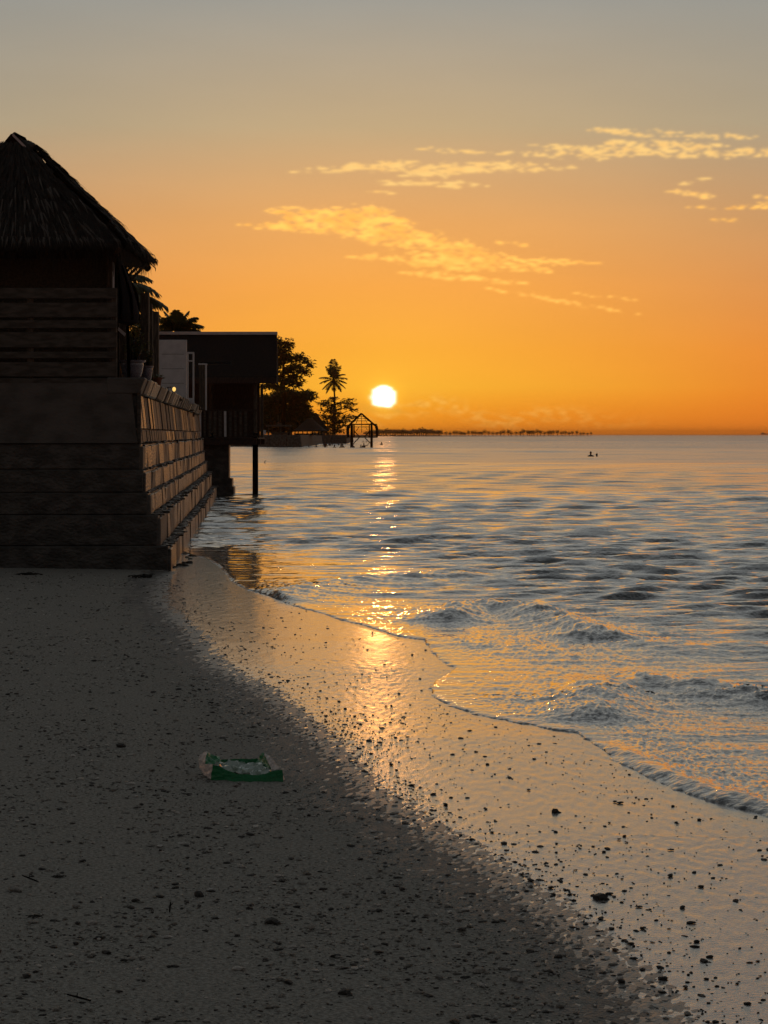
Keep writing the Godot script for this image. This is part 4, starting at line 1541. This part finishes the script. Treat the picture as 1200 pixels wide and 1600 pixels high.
	r.lathe(Vector3(c.x, c.y, c.z), [[-0.12, 2.5, 2.2], [0.0, 2.62, 2.3], [0.25, 2.1, 1.9], [0.9, 1.35, 1.3], [1.6, 0.55, 0.6], [1.75, 0.3, 0.4]], 18)
	put("front_roof", r, M.thatch, pv)
	var r2 := Shape.new()
	var e := at(480, 672, 336)
	r2.block([at(462, 673, 334), at(515, 673, 334), at(513, 673, 339), at(462, 673, 339), at(470, 646, 336), at(494.5, 645, 336), at(494.5, 645, 337), at(470, 646, 337)], 0.05)
	put("rear_roof", r2, M.thatch, pv)
	for q in [461.0, 466.0, 473.0, 480.0, 488.0, 498.0, 502.0, 507.0, 511.0]:
		var s := Shape.new()
		var foot := at(q, 681, 331 + 4.0 * (int(q) % 2))
		s.tube([Vector3(foot.x, 1.46, foot.z), Vector3(foot.x, c.y + 0.06, foot.z)], [0.085], 6)
		put("post", s, M.bark, pv)
	var low := Shape.new()
	low.box(Vector3(at(484, 681, 334).x, 1.62, -334), Vector3(4.6, 0.3, 0.2), Basis(), 0.02)
	put("low_wall", low, M.old_wall, pv)

	# bar shelter left of it
	var sh := thing("bar_shelter", Vector3(at(437, 681, 300).x, 1.46, -300), "low flat roofed shelter with posts on the old sea wall", "shelter")
	for q in [[416, 664, 455, 666.5, 2.0], [419, 666, 420.6, 681, 0.14], [438, 666, 439.4, 681, 0.14], [452.5, 666, 454, 681, 0.14], [422, 675, 452, 676.5, 0.5], [424, 676, 450, 681, 0.1], [432, 661.5, 440, 663.2, 0.6]]:
		var s := Shape.new()
		var a := at(q[0], q[3], 300)
		var b := at(q[2], q[1], 300)
		s.box((a + b) / 2.0, Vector3(b.x - a.x, b.y - a.y, q[4]), Basis(), 0.01)
		put("roof_slab" if q[4] > 1.0 else "post" if q[4] < 0.2 and q[2] - q[0] < 3 else "counter", s, M.old_wall, sh)
	for q in [423.0, 434.5]:
		var s := Shape.new()
		s.tube([at(q, 664, 303), at(q, 648, 303)], [0.06], 6)
		tag(put("flag_pole", s, M.white_paint), "thin pale pole left behind the bar shelter" if q < 430 else "thin pale pole right behind the bar shelter", "pole")
	for q in [[409, 5.0], [413.5, 4.0]]:
		var s := Shape.new()
		var a := at(q[0], 681, 297)
		s.box(a + Vector3(0, 0.25, 0), Vector3(0.34, 0.05, 0.34), Basis(), 0.01)
		s.box(a + Vector3(0, 0.5, -0.17), Vector3(0.34, 0.5, 0.04), Basis(Vector3.RIGHT, -0.15), 0.01)
		for l in [[-0.14, -0.14], [0.14, -0.14], [-0.14, 0.14], [0.14, 0.14]]:
			s.box(a + Vector3(l[0], 0.12, l[1]), Vector3(0.04, 0.24, 0.04))
		tag(put("beach_chair", s, M.white_paint), "left pale chair on the old sea wall" if q[0] < 411 else "pale chair nearer the bar shelter", "chair", "chairs on the old sea wall")


# ---------------------------------------------------------------- far spit

func make_far_shore() -> void:
	var s := Shape.new()
	for k in 40:
		var f0 := k / 40.0
		var f1 := (k + 1) / 40.0
		var a := Vector3(-260, 0, -1480).lerp(Vector3(at(925, 680, 2350).x, 0, -2350), f0)
		var b := Vector3(-260, 0, -1480).lerp(Vector3(at(925, 680, 2350).x, 0, -2350), f1)
		var h0 := lerpf(1.6, 0.35, smoothstep(0.35, 0.8, f0)) * (1.0 if k > 0 else 0.5)
		var h1 := lerpf(1.6, 0.35, smoothstep(0.35, 0.8, f1)) * (1.0 if k < 39 else 0.1)
		var n := Vector3(0, 0, 18)
		s.quad(a + n + Vector3(0, -0.3, 0), a + Vector3(0, h0, 0), b + Vector3(0, h1, 0), b + n + Vector3(0, -0.3, 0))
		s.quad(a + Vector3(0, h0, 0), a - n * 3.0 + Vector3(0, h0, 0), b - n * 3.0 + Vector3(0, h1, 0), b + Vector3(0, h1, 0))
	put("far_shore", s, M.woodland).set_meta("kind", "structure")
	var kinds := []
	for k in 5:
		var t := thing("distant_tree", Vector3(0, 0, 0), "", "tree", "trees on the far spit")
		var trunk := Shape.new()
		trunk.tube([Vector3.ZERO, Vector3(0.1, 1.4, 0), Vector3(0.1 * k - 0.2, 3.0, 0)], [0.22, 0.16, 0.06], 5)
		put("trunk", trunk, M.bark, t)
		var c := Shape.new()
		for i in 210:
			var q := Vector3(rng.randfn(0, 0.85), 2.5 + rng.randfn(0, 0.62), rng.randfn(0, 0.85))
			if k > 2:
				q.y += 0.5
				q.x *= 0.75
			leaf(c, q, Vector3(rng.randfn(), rng.randfn() * 0.6, rng.randfn()).normalized(), rng.randf_range(0.4, 0.8), 0.7)
		put("crown", c, M.leaf, t).set_meta("kind", "stuff")
		kinds.append(t)
	var spots := []
	var px := 572.0
	while px < 688.0:
		var tops := 673.8 - 2.2 * exp(-pow((px - 660.0) / 18.0, 2.0)) - 1.4 * exp(-pow((px - 618.0) / 14.0, 2.0)) - 1.0 * exp(-pow((px - 600.0) / 10.0, 2.0))
		spots.append([px, tops + rng.randf_range(-0.7, 0.9), 1590.0 + rng.randf_range(0, 60.0) + (px - 572.0) * 1.0])
		px += rng.randf_range(1.8, 3.4)
	px = 690.0
	while px < 924.0:
		spots.append([px, 674.6 - 1.2 * exp(-pow((px - 830.0) / 40.0, 2.0)) + rng.randf_range(-1.1, 0.9) + (1.2 if px > 905 else 0.0), 1740.0 + (px - 690.0) * 2.5 + rng.randf_range(0, 30.0)])
		px += rng.randf_range(3.2, 7.5)
	var n := 0
	for q in spots:
		var foot := at(q[0], 679, q[2])
		foot.y = 0.2 if q[0] > 690 else 0.6
		var head := at(q[0], q[1], q[2])
		var size := (head.y - foot.y) / 3.6
		var label := "hazy orange brown tree in the dense wood on the far spit" if q[0] < 690 else "small hazy tree in the gappy row along the low end of the far spit"
		var t: Node3D = kinds[n] if n < 5 else copy_of(kinds[n % 5], foot, 0.0, 1.0, label)
		t.position = foot
		t.rotation.y = rng.randf() * TAU
		t.scale = Vector3.ONE * size
		if q[0] < 690:
			t.scale *= Vector3(1.5, 1.0, 1.5)
		t.set_meta("label", label)
		t.set_meta("group", "trees in the wood on the far spit" if q[0] < 690 else "trees in the row on the far spit")
		n += 1
	# a boat far out by the right edge
	var b := at(1194, 679, 5200)
	var hull := Shape.new()
	hull.block([b + Vector3(-8, 0, -1.5), b + Vector3(-8, 0, 1.5), b + Vector3(7, 0, 1.5), b + Vector3(7, 0, -1.5), b + Vector3(-8.5, 2.2, -2), b + Vector3(-8.5, 2.2, 2), b + Vector3(9, 2.6, 1), b + Vector3(9, 2.6, -1)])
	hull.block([b + Vector3(-6, 2.2, -1.5), b + Vector3(-6, 2.2, 1.5), b + Vector3(0, 2.2, 1.5), b + Vector3(0, 2.2, -1.5), b + Vector3(-6, 4.6, -1.5), b + Vector3(-6, 4.6, 1.5), b + Vector3(-0.6, 4.6, 1.5), b + Vector3(-0.6, 4.6, -1.5)])
	tag(put("distant_boat", hull, M.steel), "tiny boat on the horizon at the right edge", "boat")


# ---------------------------------------------------------------- stilt frame in the water

func make_tower() -> void:
	var d := 285.0
	var t := thing("stilt_frame_hut", Vector3(at(565, 698, d).x, 0, -d), "bare roof frame of a stilt hut standing in the sea below the sun", "stilt hut")
	var depth := 2.6
	for back in [0.0, depth]:
		var z = -d - back
		for q in [[549.0, 698, 549.6, 662, 0.15], [580.5, 699, 580.5, 661, 0.14], [553, 684, 553, 662, 0.07], [577, 684, 577, 662, 0.07]]:
			var s := Shape.new()
			var a := at(q[0], q[1], d)
			var b := at(q[2], q[3], d)
			s.tube([Vector3(a.x, -0.8 if q[1] > 690 else a.y, z), Vector3(b.x, b.y, z)], [q[4] * 1.15, q[4] * 0.9], 8)
			put("leg" if q[1] > 690 else "post", s, M.bark, t)
		for q in [[553, 673, 562, 683], [578, 673, 569, 683], [550, 695, 561, 684], [580, 694, 570, 684]]:
			var s := Shape.new()
			var a := at(q[0], q[1], d)
			var b := at(q[2], q[3], d)
			s.tube([Vector3(a.x, a.y, z + 0.1), Vector3(b.x, b.y, z + 0.1)], [0.055], 6)
			put("brace", s, M.bark, t)
		for q in [[541, 683, 590, 683, 0.085], [548, 663, 589, 663, 0.075], [552, 667, 578, 667, 0.04]]:
			var s := Shape.new()
			var a := at(q[0], q[1], d)
			var b := at(q[2], q[3], d)
			s.tube([Vector3(a.x, a.y, z + 0.16), Vector3(b.x, b.y, z + 0.16)], [q[4]], 6)
			put("cross_beam", s, M.bark, t)
		# the two rafters with what is left of their thatch, and the thin poles between
		for q in [[543.5, 666, 564.5, 646], [587.5, 666, 564.5, 646]]:
			var s := Shape.new()
			var a := at(q[0], q[1], d)
			var b := at(q[2], q[3], d)
			for k in 60:
				var f0 := rng.randf() * 0.9
				var f1 := f0 + 0.16
				var w := Vector3(rng.randf_range(-0.08, 0.08), rng.randf_range(-0.12, 0.06), rng.randf_range(-0.10, 0.10))
				var p0 := Vector3(a.x, a.y, z).lerp(Vector3(b.x, b.y, z), f0) + w
				var p1 := Vector3(a.x, a.y, z).lerp(Vector3(b.x, b.y, z), minf(f1, 1.0)) + w * 0.7
				s.tube([p0, p1], [0.035, 0.02], 4)
			s.tube([Vector3(a.x, a.y, z), Vector3(b.x, b.y, z)], [0.11], 7)
			put("rafter", s, M.thatch, t)
		for q in [[554, 657.5, 575, 657.5], [557, 654, 572, 654], [560, 651, 569, 651]]:
			var s := Shape.new()
			var a := at(q[0], q[1], d)
			var b := at(q[2], q[3], d)
			s.tube([Vector3(a.x, a.y, z), Vector3(b.x, b.y, z)], [0.028], 5)
			put("collar_pole", s, M.bark, t)
		for q in [[564.5, 646, 565, 676], [561, 667, 556.5, 673], [571, 667, 574, 672], [560, 652, 556, 662], [569, 652, 574, 662]]:
			var s := Shape.new()
			var a := at(q[0], q[1], d)
			var b := at(q[2], q[3], d)
			s.tube([Vector3(a.x, a.y, z), Vector3(b.x, b.y, z)], [0.02], 5)
			put("hanging_pole", s, M.bark, t)
	# ties from front to back, floor joists and the ragged side mats
	for q in [[544, 665], [587, 665], [564.5, 646], [541.5, 683], [589, 683], [565, 683], [554, 655], [575, 655]]:
		var s := Shape.new()
		var a := at(q[0], q[1], d)
		s.tube([a, a - Vector3(0, 0, depth)], [0.05], 6)
		put("tie_pole", s, M.bark, t)
	for side in [[542.0, 547.0], [585.5, 590.0]]:
		var s := Shape.new()
		for k in 90:
			var z := -d - rng.randf() * depth * 0.5
			var x := at(rng.randf_range(side[0] + 0.5, side[1] - 0.5), 0, d).x
			var y0 := at(0, rng.randf_range(664, 668), d).y
			var y1 := at(0, rng.randf_range(674, 683), d).y
			var lean := 0.12 * (1.0 if side[0] > 560 else -1.0)
			s.quad(Vector3(x - 0.03, y0, z), Vector3(x + lean - 0.03, (y0 + y1) / 2, z + 0.03), Vector3(x + lean + 0.03, (y0 + y1) / 2, z + 0.03), Vector3(x + 0.03, y0, z))
			s.quad(Vector3(x + lean - 0.03, (y0 + y1) / 2, z + 0.03), Vector3(x + lean * 0.6 - 0.02, y1, z), Vector3(x + lean * 0.6 + 0.02, y1, z), Vector3(x + lean + 0.03, (y0 + y1) / 2, z + 0.03))
		put("side_mat", s, M.thatch, t).set_meta("kind", "stuff")


# ---------------------------------------------------------------- bathers

func bather(px: float, py: float, out: float, turn: float, label: String, arms := 0) -> void:
	# a person standing in the sea, `out` metres of whom show above the water
	var d := EYE * F / (py - HORIZON)
	var o := at(px, py, d)
	o.y = out - 1.68
	var p := thing("person", o, label, "person", "bathers in the sea")
	var s := Shape.new()
	var b := Basis(Vector3.UP, turn)
	s.lathe(o, [[0.95, 0.15, 0.11], [1.05, 0.145, 0.10], [1.18, 0.165, 0.115], [1.30, 0.19, 0.12], [1.37, 0.205, 0.11], [1.405, 0.15, 0.085], [1.43, 0.065, 0.062], [1.47, 0.055, 0.058], [1.495, 0.058, 0.072], [1.53, 0.070, 0.088], [1.58, 0.077, 0.098], [1.63, 0.072, 0.092], [1.665, 0.048, 0.06], [1.68, 0.01, 0.012]], 14)
	for way in [-1.0, 1.0]:
		var shoulder := o + b * Vector3(way * 0.185, 1.36, 0)
		var elbow := o + b * Vector3(way * 0.26, 1.10, 0.03)
		var hand := o + b * Vector3(way * 0.23, 0.87, 0.14)
		if arms == 1 and way > 0.0:
			elbow = o + b * Vector3(0.42, 1.42, 0.05)
			hand = o + b * Vector3(0.55, 1.62, 0.1)
		s.tube([shoulder, elbow, hand], [0.055, 0.042, 0.03], 7)
		s.tube([hand, hand + (hand - elbow).normalized() * 0.12], [0.036, 0.02], 6)
	put("body", s, M.skin, p)
	var hair := Shape.new()
	hair.lathe(o, [[1.57, 0.080, 0.075, 0, -0.03], [1.62, 0.081, 0.085, 0, -0.018], [1.665, 0.058, 0.07, 0, -0.008], [1.695, 0.012, 0.014]], 12)
	put("hair", hair, M.hair, p)


func make_swimmers() -> void:
	bather(494, 699.6, 0.42, 0.4, "bather low in the water, leftmost of the group before the sea wall")
	bather(508, 698.6, 0.72, 0.1, "bather standing tallest in the group before the sea wall")
	bather(482.5, 698.8, 0.30, 0.8, "bather close in front of the corner of the nearer sea wall")
	bather(515.2, 696.6, 0.5, 1.2, "bather behind and right of the tallest standing bather")
	bather(519, 696.8, 0.28, 0.3, "bather of whom only the head shows right of the pair behind")
	bather(522.6, 700.0, 0.40, -0.5, "single bather in the middle of the group")
	bather(529.2, 696.2, 0.4, 0.0, "left one of two far bathers under the farther sea wall end")
	bather(533.8, 696.4, 0.45, 0.9, "right one of two far bathers under the farther sea wall end")
	bather(532.8, 699.7, 0.42, 0.3, "left bather of the close pair left of the stilt frame")
	bather(535.6, 699.6, 0.45, -0.3, "right bather of the close pair left of the stilt frame")
	bather(551.3, 699.8, 0.5, 0.5, "bather beside the left leg of the stilt frame")
	bather(564.0, 699.6, 0.36, 1.0, "left bather of the pair between the stilt frame legs")
	bather(568.6, 699.6, 0.55, 0.2, "right bather of the pair between the stilt frame legs", 1)
	bather(567.5, 691.8, 0.42, 0.2, "far bather seen left through the legs of the stilt frame")
	bather(572.2, 691.6, 0.36, 0.6, "far bather seen right through the legs of the stilt frame")
	bather(596.0, 694.8, 0.45, 0.6, "bather in the glitter path right of the stilt frame")
	bather(923.0, 712.6, 0.34, 0.2, "bather upright far out on the open water at right")
	bather(932.5, 712.0, 0.17, 1.3, "bather of whom little shows beside the upright one far out")
	var s := Shape.new()
	var p := on_water(412, 724)
	s.tube([Vector3(p.x, -0.2, p.y), Vector3(p.x + 0.05, 0.05, p.y), Vector3(p.x + 0.13, 0.19, p.y)], [0.02, 0.018, 0.01], 6)
	s.tube([Vector3(p.x + 0.05, 0.05, p.y), Vector3(p.x + 0.01, 0.14, p.y)], [0.012, 0.006], 5)
	tag(put("drift_branch", s, M.bark), "thin forked branch sticking out of the water right of the shack post", "branch")


# ---------------------------------------------------------------- the bag on the sand

func make_bag() -> void:
	var foot := ground(385, 1221)
	var d := -foot.z
	var bag := thing("plastic_bag", foot, "crumpled green and white plastic bag lying open on the sand", "bag")
	# pixel of the close-up (six times) and metres behind the front edge
	var q := func(x: float, y: float, back: float) -> Vector3:
		return at(280.0 + x / 6.0, 1140.0 + y / 6.0 + back * 0.0, d + back)
	var front := [[q.call(292, 470, 0.03), q.call(480, 497, 0.0), q.call(730, 505, 0.0), q.call(975, 502, 0.01)], [q.call(316, 330, 0.02), q.call(540, 415, 0.015), q.call(730, 430, 0.015), q.call(966, 374, 0.02)]]
	plastic("front_side", front, M.green_plastic, bag, 0.004)
	plastic("left_end", [[q.call(190, 360, 0.22), q.call(240, 430, 0.10), q.call(292, 470, 0.032)], [q.call(186, 285, 0.24), q.call(235, 320, 0.12), q.call(318, 328, 0.022)]], M.white_plastic, bag, 0.005)
	plastic("left_flap", [[q.call(186, 288, 0.242), q.call(215, 312, 0.20), q.call(240, 322, 0.14)], [q.call(196, 232, 0.25), q.call(225, 214, 0.24), q.call(262, 206, 0.22)]], M.white_plastic, bag, 0.005)
	plastic("left_inside", [[q.call(240, 324, 0.142), q.call(300, 325, 0.16), q.call(390, 318, 0.2)], [q.call(262, 207, 0.222), q.call(320, 245, 0.24), q.call(386, 260, 0.26)]], M.green_plastic, bag, 0.006)
	plastic("back_side", [[q.call(380, 335, 0.28), q.call(560, 335, 0.30), q.call(740, 340, 0.28)], [q.call(384, 285, 0.285), q.call(560, 274, 0.305), q.call(742, 276, 0.285)]], M.green_plastic, bag, 0.005)
	plastic("right_inside", [[q.call(705, 335, 0.27), q.call(780, 355, 0.2), q.call(862, 374, 0.10)], [q.call(735, 280, 0.28), q.call(765, 235, 0.26), q.call(790, 212, 0.24)]], M.green_plastic, bag, 0.005)
	plastic("right_flap", [[q.call(862, 374, 0.102), q.call(900, 374, 0.07), q.call(945, 374, 0.04)], [q.call(792, 212, 0.238), q.call(850, 250, 0.2), q.call(895, 300, 0.12)]], M.white_plastic, bag, 0.005)
	plastic("right_end", [[q.call(976, 500, 0.012), q.call(985, 490, 0.05), q.call(990, 470, 0.10)], [q.call(967, 375, 0.022), q.call(962, 374, 0.045), q.call(945, 372, 0.10)]], M.white_plastic, bag, 0.004)
	plastic("inner_film", [[q.call(330, 335, 0.03), q.call(540, 412, 0.03), q.call(740, 428, 0.03), q.call(950, 384, 0.035)], [q.call(350, 345, 0.09), q.call(520, 372, 0.09), q.call(700, 385, 0.09), q.call(860, 378, 0.08)], [q.call(370, 322, 0.16), q.call(530, 340, 0.17), q.call(690, 345, 0.17), q.call(800, 352, 0.15)], [q.call(392, 312, 0.27), q.call(560, 318, 0.29), q.call(700, 322, 0.27), q.call(740, 330, 0.26)]], M.clear_plastic, bag, 0.022)


func plastic(called: String, rows: Array, material: Material, bag: Node3D, rough: float) -> void:
	# a crumpled film through rows of points, 1 mm thick
	var nu := 26
	var nv := 14
	var pts := []
	for j in nv + 1:
		var line := []
		var fv := float(j) / nv * (rows.size() - 1)
		var jv := mini(int(fv), rows.size() - 2)
		for i in nu + 1:
			var fu = float(i) / nu * (rows[0].size() - 1)
			var iu := mini(int(fu), rows[0].size() - 2)
			var a: Vector3 = rows[jv][iu].lerp(rows[jv][iu + 1], fu - iu)
			var b: Vector3 = rows[jv + 1][iu].lerp(rows[jv + 1][iu + 1], fu - iu)
			var p := a.lerp(b, fv - jv)
			var k := p * 26.0
			p += Vector3(fine.get_noise_3d(k.x, k.y, k.z), bumps.get_noise_3d(k.x * 0.8, k.y, k.z + 7.0) * 1.2, fine.get_noise_3d(k.x + 31.0, k.y, k.z)) * rough
			k = p * 75.0
			p += Vector3(0, absf(bumps.get_noise_3d(k.x, k.y, k.z)) * 0.6, bumps.get_noise_3d(k.x, k.y, k.z + 5.0)) * rough * 0.5
			line.append(p)
		pts.append(line)
	var s := Shape.new()
	for j in nv:
		for i in nu:
			var a: Vector3 = pts[j][i]
			var b: Vector3 = pts[j][i + 1]
			var c: Vector3 = pts[j + 1][i + 1]
			var e: Vector3 = pts[j + 1][i]
			var n := (c - a).cross(b - a).normalized() * 0.0005
			s.quad(a + n, b + n, c + n, e + n)
			s.quad(a - n, e - n, c - n, b - n)
	put(called, s, material, bag)


# ---------------------------------------------------------------- stones, shells, weed

func surface_height(p: Vector2, s: float) -> float:
	var h := sand_at(s) + sand_relief(p)
	var w := wetness(p)
	if w > -0.5:
		h = maxf(h, sand_at(s) + clampf(0.018 * (w + 0.1), -0.012, 0.0048))
	return h


func make_pebbles() -> void:
	var shapes := []
	for k in 7:
		var s := Shape.new()
		clod(s, Vector3.ZERO, 1.0, rng.randf_range(0.55, 0.85))
		shapes.append(s.mesh())
	var looks := ["stone_dark", "stone_grey", "stone_pale"]
	var all := []
	var tries := 0
	while all.size() < 34000 and tries < 130000:
		tries += 1
		var d := rng.randf_range(5.2, 26.0)
		var x := rng.randf_range(-0.19, 0.19) * d
		if rng.randf() > 0.25 + 0.75 * d / 16.0 and d < 12.0 and rng.randf() < 0.3:
			continue
		var p := Vector2(x, -d)
		if Geometry2D.is_point_in_polygon(p, land) == false or (x < -2.6 and d > 26.0):
			continue
		var w := wetness(p)
		# drifts: bands and patches hold more
		var drift := 0.62 + 0.9 * broad.get_noise_2d(x * 1.3 + 3.0, d * 0.45) + 0.8 * exp(-pow((w - 0.12) / 0.16, 2.0))
		if w > 0.2:
			drift *= 0.25 + 0.75 * exp(-(w - 0.2) * 4.0)
		if w > 0.0:
			drift *= 0.34
		if rng.randf() > drift:
			continue
		var r := 0.0024 * pow(rng.randf() + 0.02, -0.46)
		if rng.randf() < 0.035:
			r *= 1.7
		if w > 0.0:
			r = maxf(r * 1.05, 0.003)
		r = minf(r, 0.015 if w < 0.0 else 0.011)
		if r / d < 0.00022:
			continue
		var s := seaward(p)
		if s > -0.02:
			continue
		var look: String = looks[0]
		var u := rng.randf()
		if w < 0.05:
			look = looks[0] if u < 0.36 else looks[1] if u < 0.80 else looks[2]
		else:
			look = looks[0] if u < 0.86 else looks[1]
		all.append([r / d, p, r, look, s, w])
	all.sort_custom(func(a: Array, b: Array) -> bool: return a[0] > b[0])
	var sets := {}
	var n := 0
	for q in all:
		var p: Vector2 = q[1]
		var r: float = q[2]
		var turn := Basis(Vector3.UP, rng.randf() * TAU) * Basis.from_scale(Vector3(r * rng.randf_range(0.9, 1.8), r * rng.randf_range(0.4, 0.85), r))
		var where := Vector3(p.x, surface_height(p, q[4]) + r * rng.randf_range(0.05, 0.4), p.y)
		var kind := rng.randi() % shapes.size()
		if n < 270:
			var o := MeshInstance3D.new()
			o.name = numbered("pebble")
			o.mesh = shapes[kind]
			o.material_override = M[q[3]]
			o.transform = Transform3D(turn, where)
			add_child(o)
			var tone: String = {"stone_dark": "dark", "stone_grey": "grey", "stone_pale": "pale"}[q[3]]
			var side := "dry grey sand" if q[5] < 0.0 else "wet shining sand"
			tag(o, "small %s coral pebble lying on the %s" % [tone, side], "pebble", "%s pebbles on the %s" % [tone, side])
		else:
			var key := "%s %d" % [q[3], kind]
			if not sets.has(key):
				sets[key] = []
			sets[key].append(Transform3D(turn, where))
		n += 1
	for key in sets:
		var mm := MultiMesh.new()
		mm.transform_format = MultiMesh.TRANSFORM_3D
		mm.mesh = shapes[int(key.split(" ")[1])]
		mm.instance_count = sets[key].size()
		for k in sets[key].size():
			mm.set_instance_transform(k, sets[key][k])
		var o := MultiMeshInstance3D.new()
		o.name = numbered("coral_gravel")
		o.multimesh = mm
		o.material_override = M[key.split(" ")[0]]
		o.set_meta("kind", "stuff")
		o.set_meta("label", "fine coral gravel and shell bits strewn over the beach sand")
		o.set_meta("category", "gravel")
		add_child(o)
	# larger single pieces that the photograph shows
	for q in [[938, 1406, 0.026, 0.55, "stone_dark", "flat dark stone with a squared end on the wet sand at right"], [868, 1271, 0.019, 0.8, "stone_dark", "dark pointed stone alone on the wet sheen below the waves"],
		[424, 1443, 0.026, 0.5, "stone_dark", "dark rough lump on the dry sand below the plastic bag"], [22, 1392, 0.024, 0.5, "stone_grey", "smooth rounded grey stone on dry sand near the left edge"],
		[310, 1400, 0.016, 0.8, "stone_dark", "dark angular stone right of the smooth rounded grey stone"], [188, 1167, 0.026, 0.6, "stone_dark", "dark clod on the dry sand up and left from the plastic bag"],
		[1100, 1505, 0.016, 0.6, "stone_dark", "dark stone low on the wet sand near the right edge"], [750, 1520, 0.022, 0.5, "stone_grey", "grey lump of coral half sunk at the edge of the wet sand"],
		[538, 1554, 0.020, 0.6, "stone_dark", "dark lump on the dry sand at the bottom middle"]]:
		var p := ground(q[0], q[1])
		var s := Shape.new()
		clod(s, p + Vector3(0, q[2] * 0.3, 0), q[2], q[3])
		clod(s, p + Vector3(q[2] * 0.7, q[2] * 0.15, 0.01), q[2] * 0.6, q[3])
		tag(put("beach_stone", s, M[q[4]]), q[5], "stone")
	# weed and twigs
	for q in [[224, 902, 20, 3.0, "dark heap of seaweed on the sand below the wall corner"], [45, 898, 24, 1.5, "dark strip of seaweed on the sand at the left under the wall"], [92, 1370, 12, 1.2, "small tangle of dark weed among pebbles at left"], [55, 1432, 13, 1.3, "tangle of brownish weed near the left edge"]]:
		var mid := ground(q[0], q[1])
		var s := Shape.new()
		var wide: float = q[2] / F * -mid.z
		var tall: float = q[3] / F * -mid.z
		for k in 46:
			var p := mid + Vector3(rng.randfn(0, 0.42) * wide, rng.randf() * tall, rng.randfn(0, 0.5) * wide * 0.8)
			clod(s, p, rng.randf_range(0.1, 0.28) * wide * 0.6, 0.6)
			var e := p + Vector3(rng.randfn(0, 0.3) * wide, rng.randf_range(0, 1.0) * tall, rng.randfn(0, 0.3) * wide)
			s.tube([p, p.lerp(e, 0.5) + Vector3(0, tall * 0.4, 0), e], [0.02 * wide, 0.02 * wide, 0.008 * wide], 4)
		tag(put("seaweed", s, M.weed), q[4], "seaweed")
	for q in [[35, 1376, 60, 1379, "thin dark twig with raised end on the sand at left"], [105, 1564, 142, 1565, "thin flat twig on the sand near the bottom left corner"], [262, 1412, 265, 1426, "short twig standing up from the sand"]]:
		var a := ground(q[0], q[1])
		var b := ground(q[2], q[3])
		if q[2] - q[0] < 5:
			a = b + Vector3(0.004, 0.034, 0)
		else:
			a += Vector3(0, 0.018, 0)
		var s := Shape.new()
		s.tube([a, a.lerp(b, 0.4) + Vector3(0, 0.004, 0.01), b + Vector3(0, 0.003, 0)], [0.0022, 0.003, 0.0025], 5)
		s.tube([a.lerp(b, 0.4), a.lerp(b, 0.3) + Vector3(0.01, 0.012, 0.01)], [0.002, 0.001], 4)
		tag(put("twig", s, M.weed), q[4], "twig")
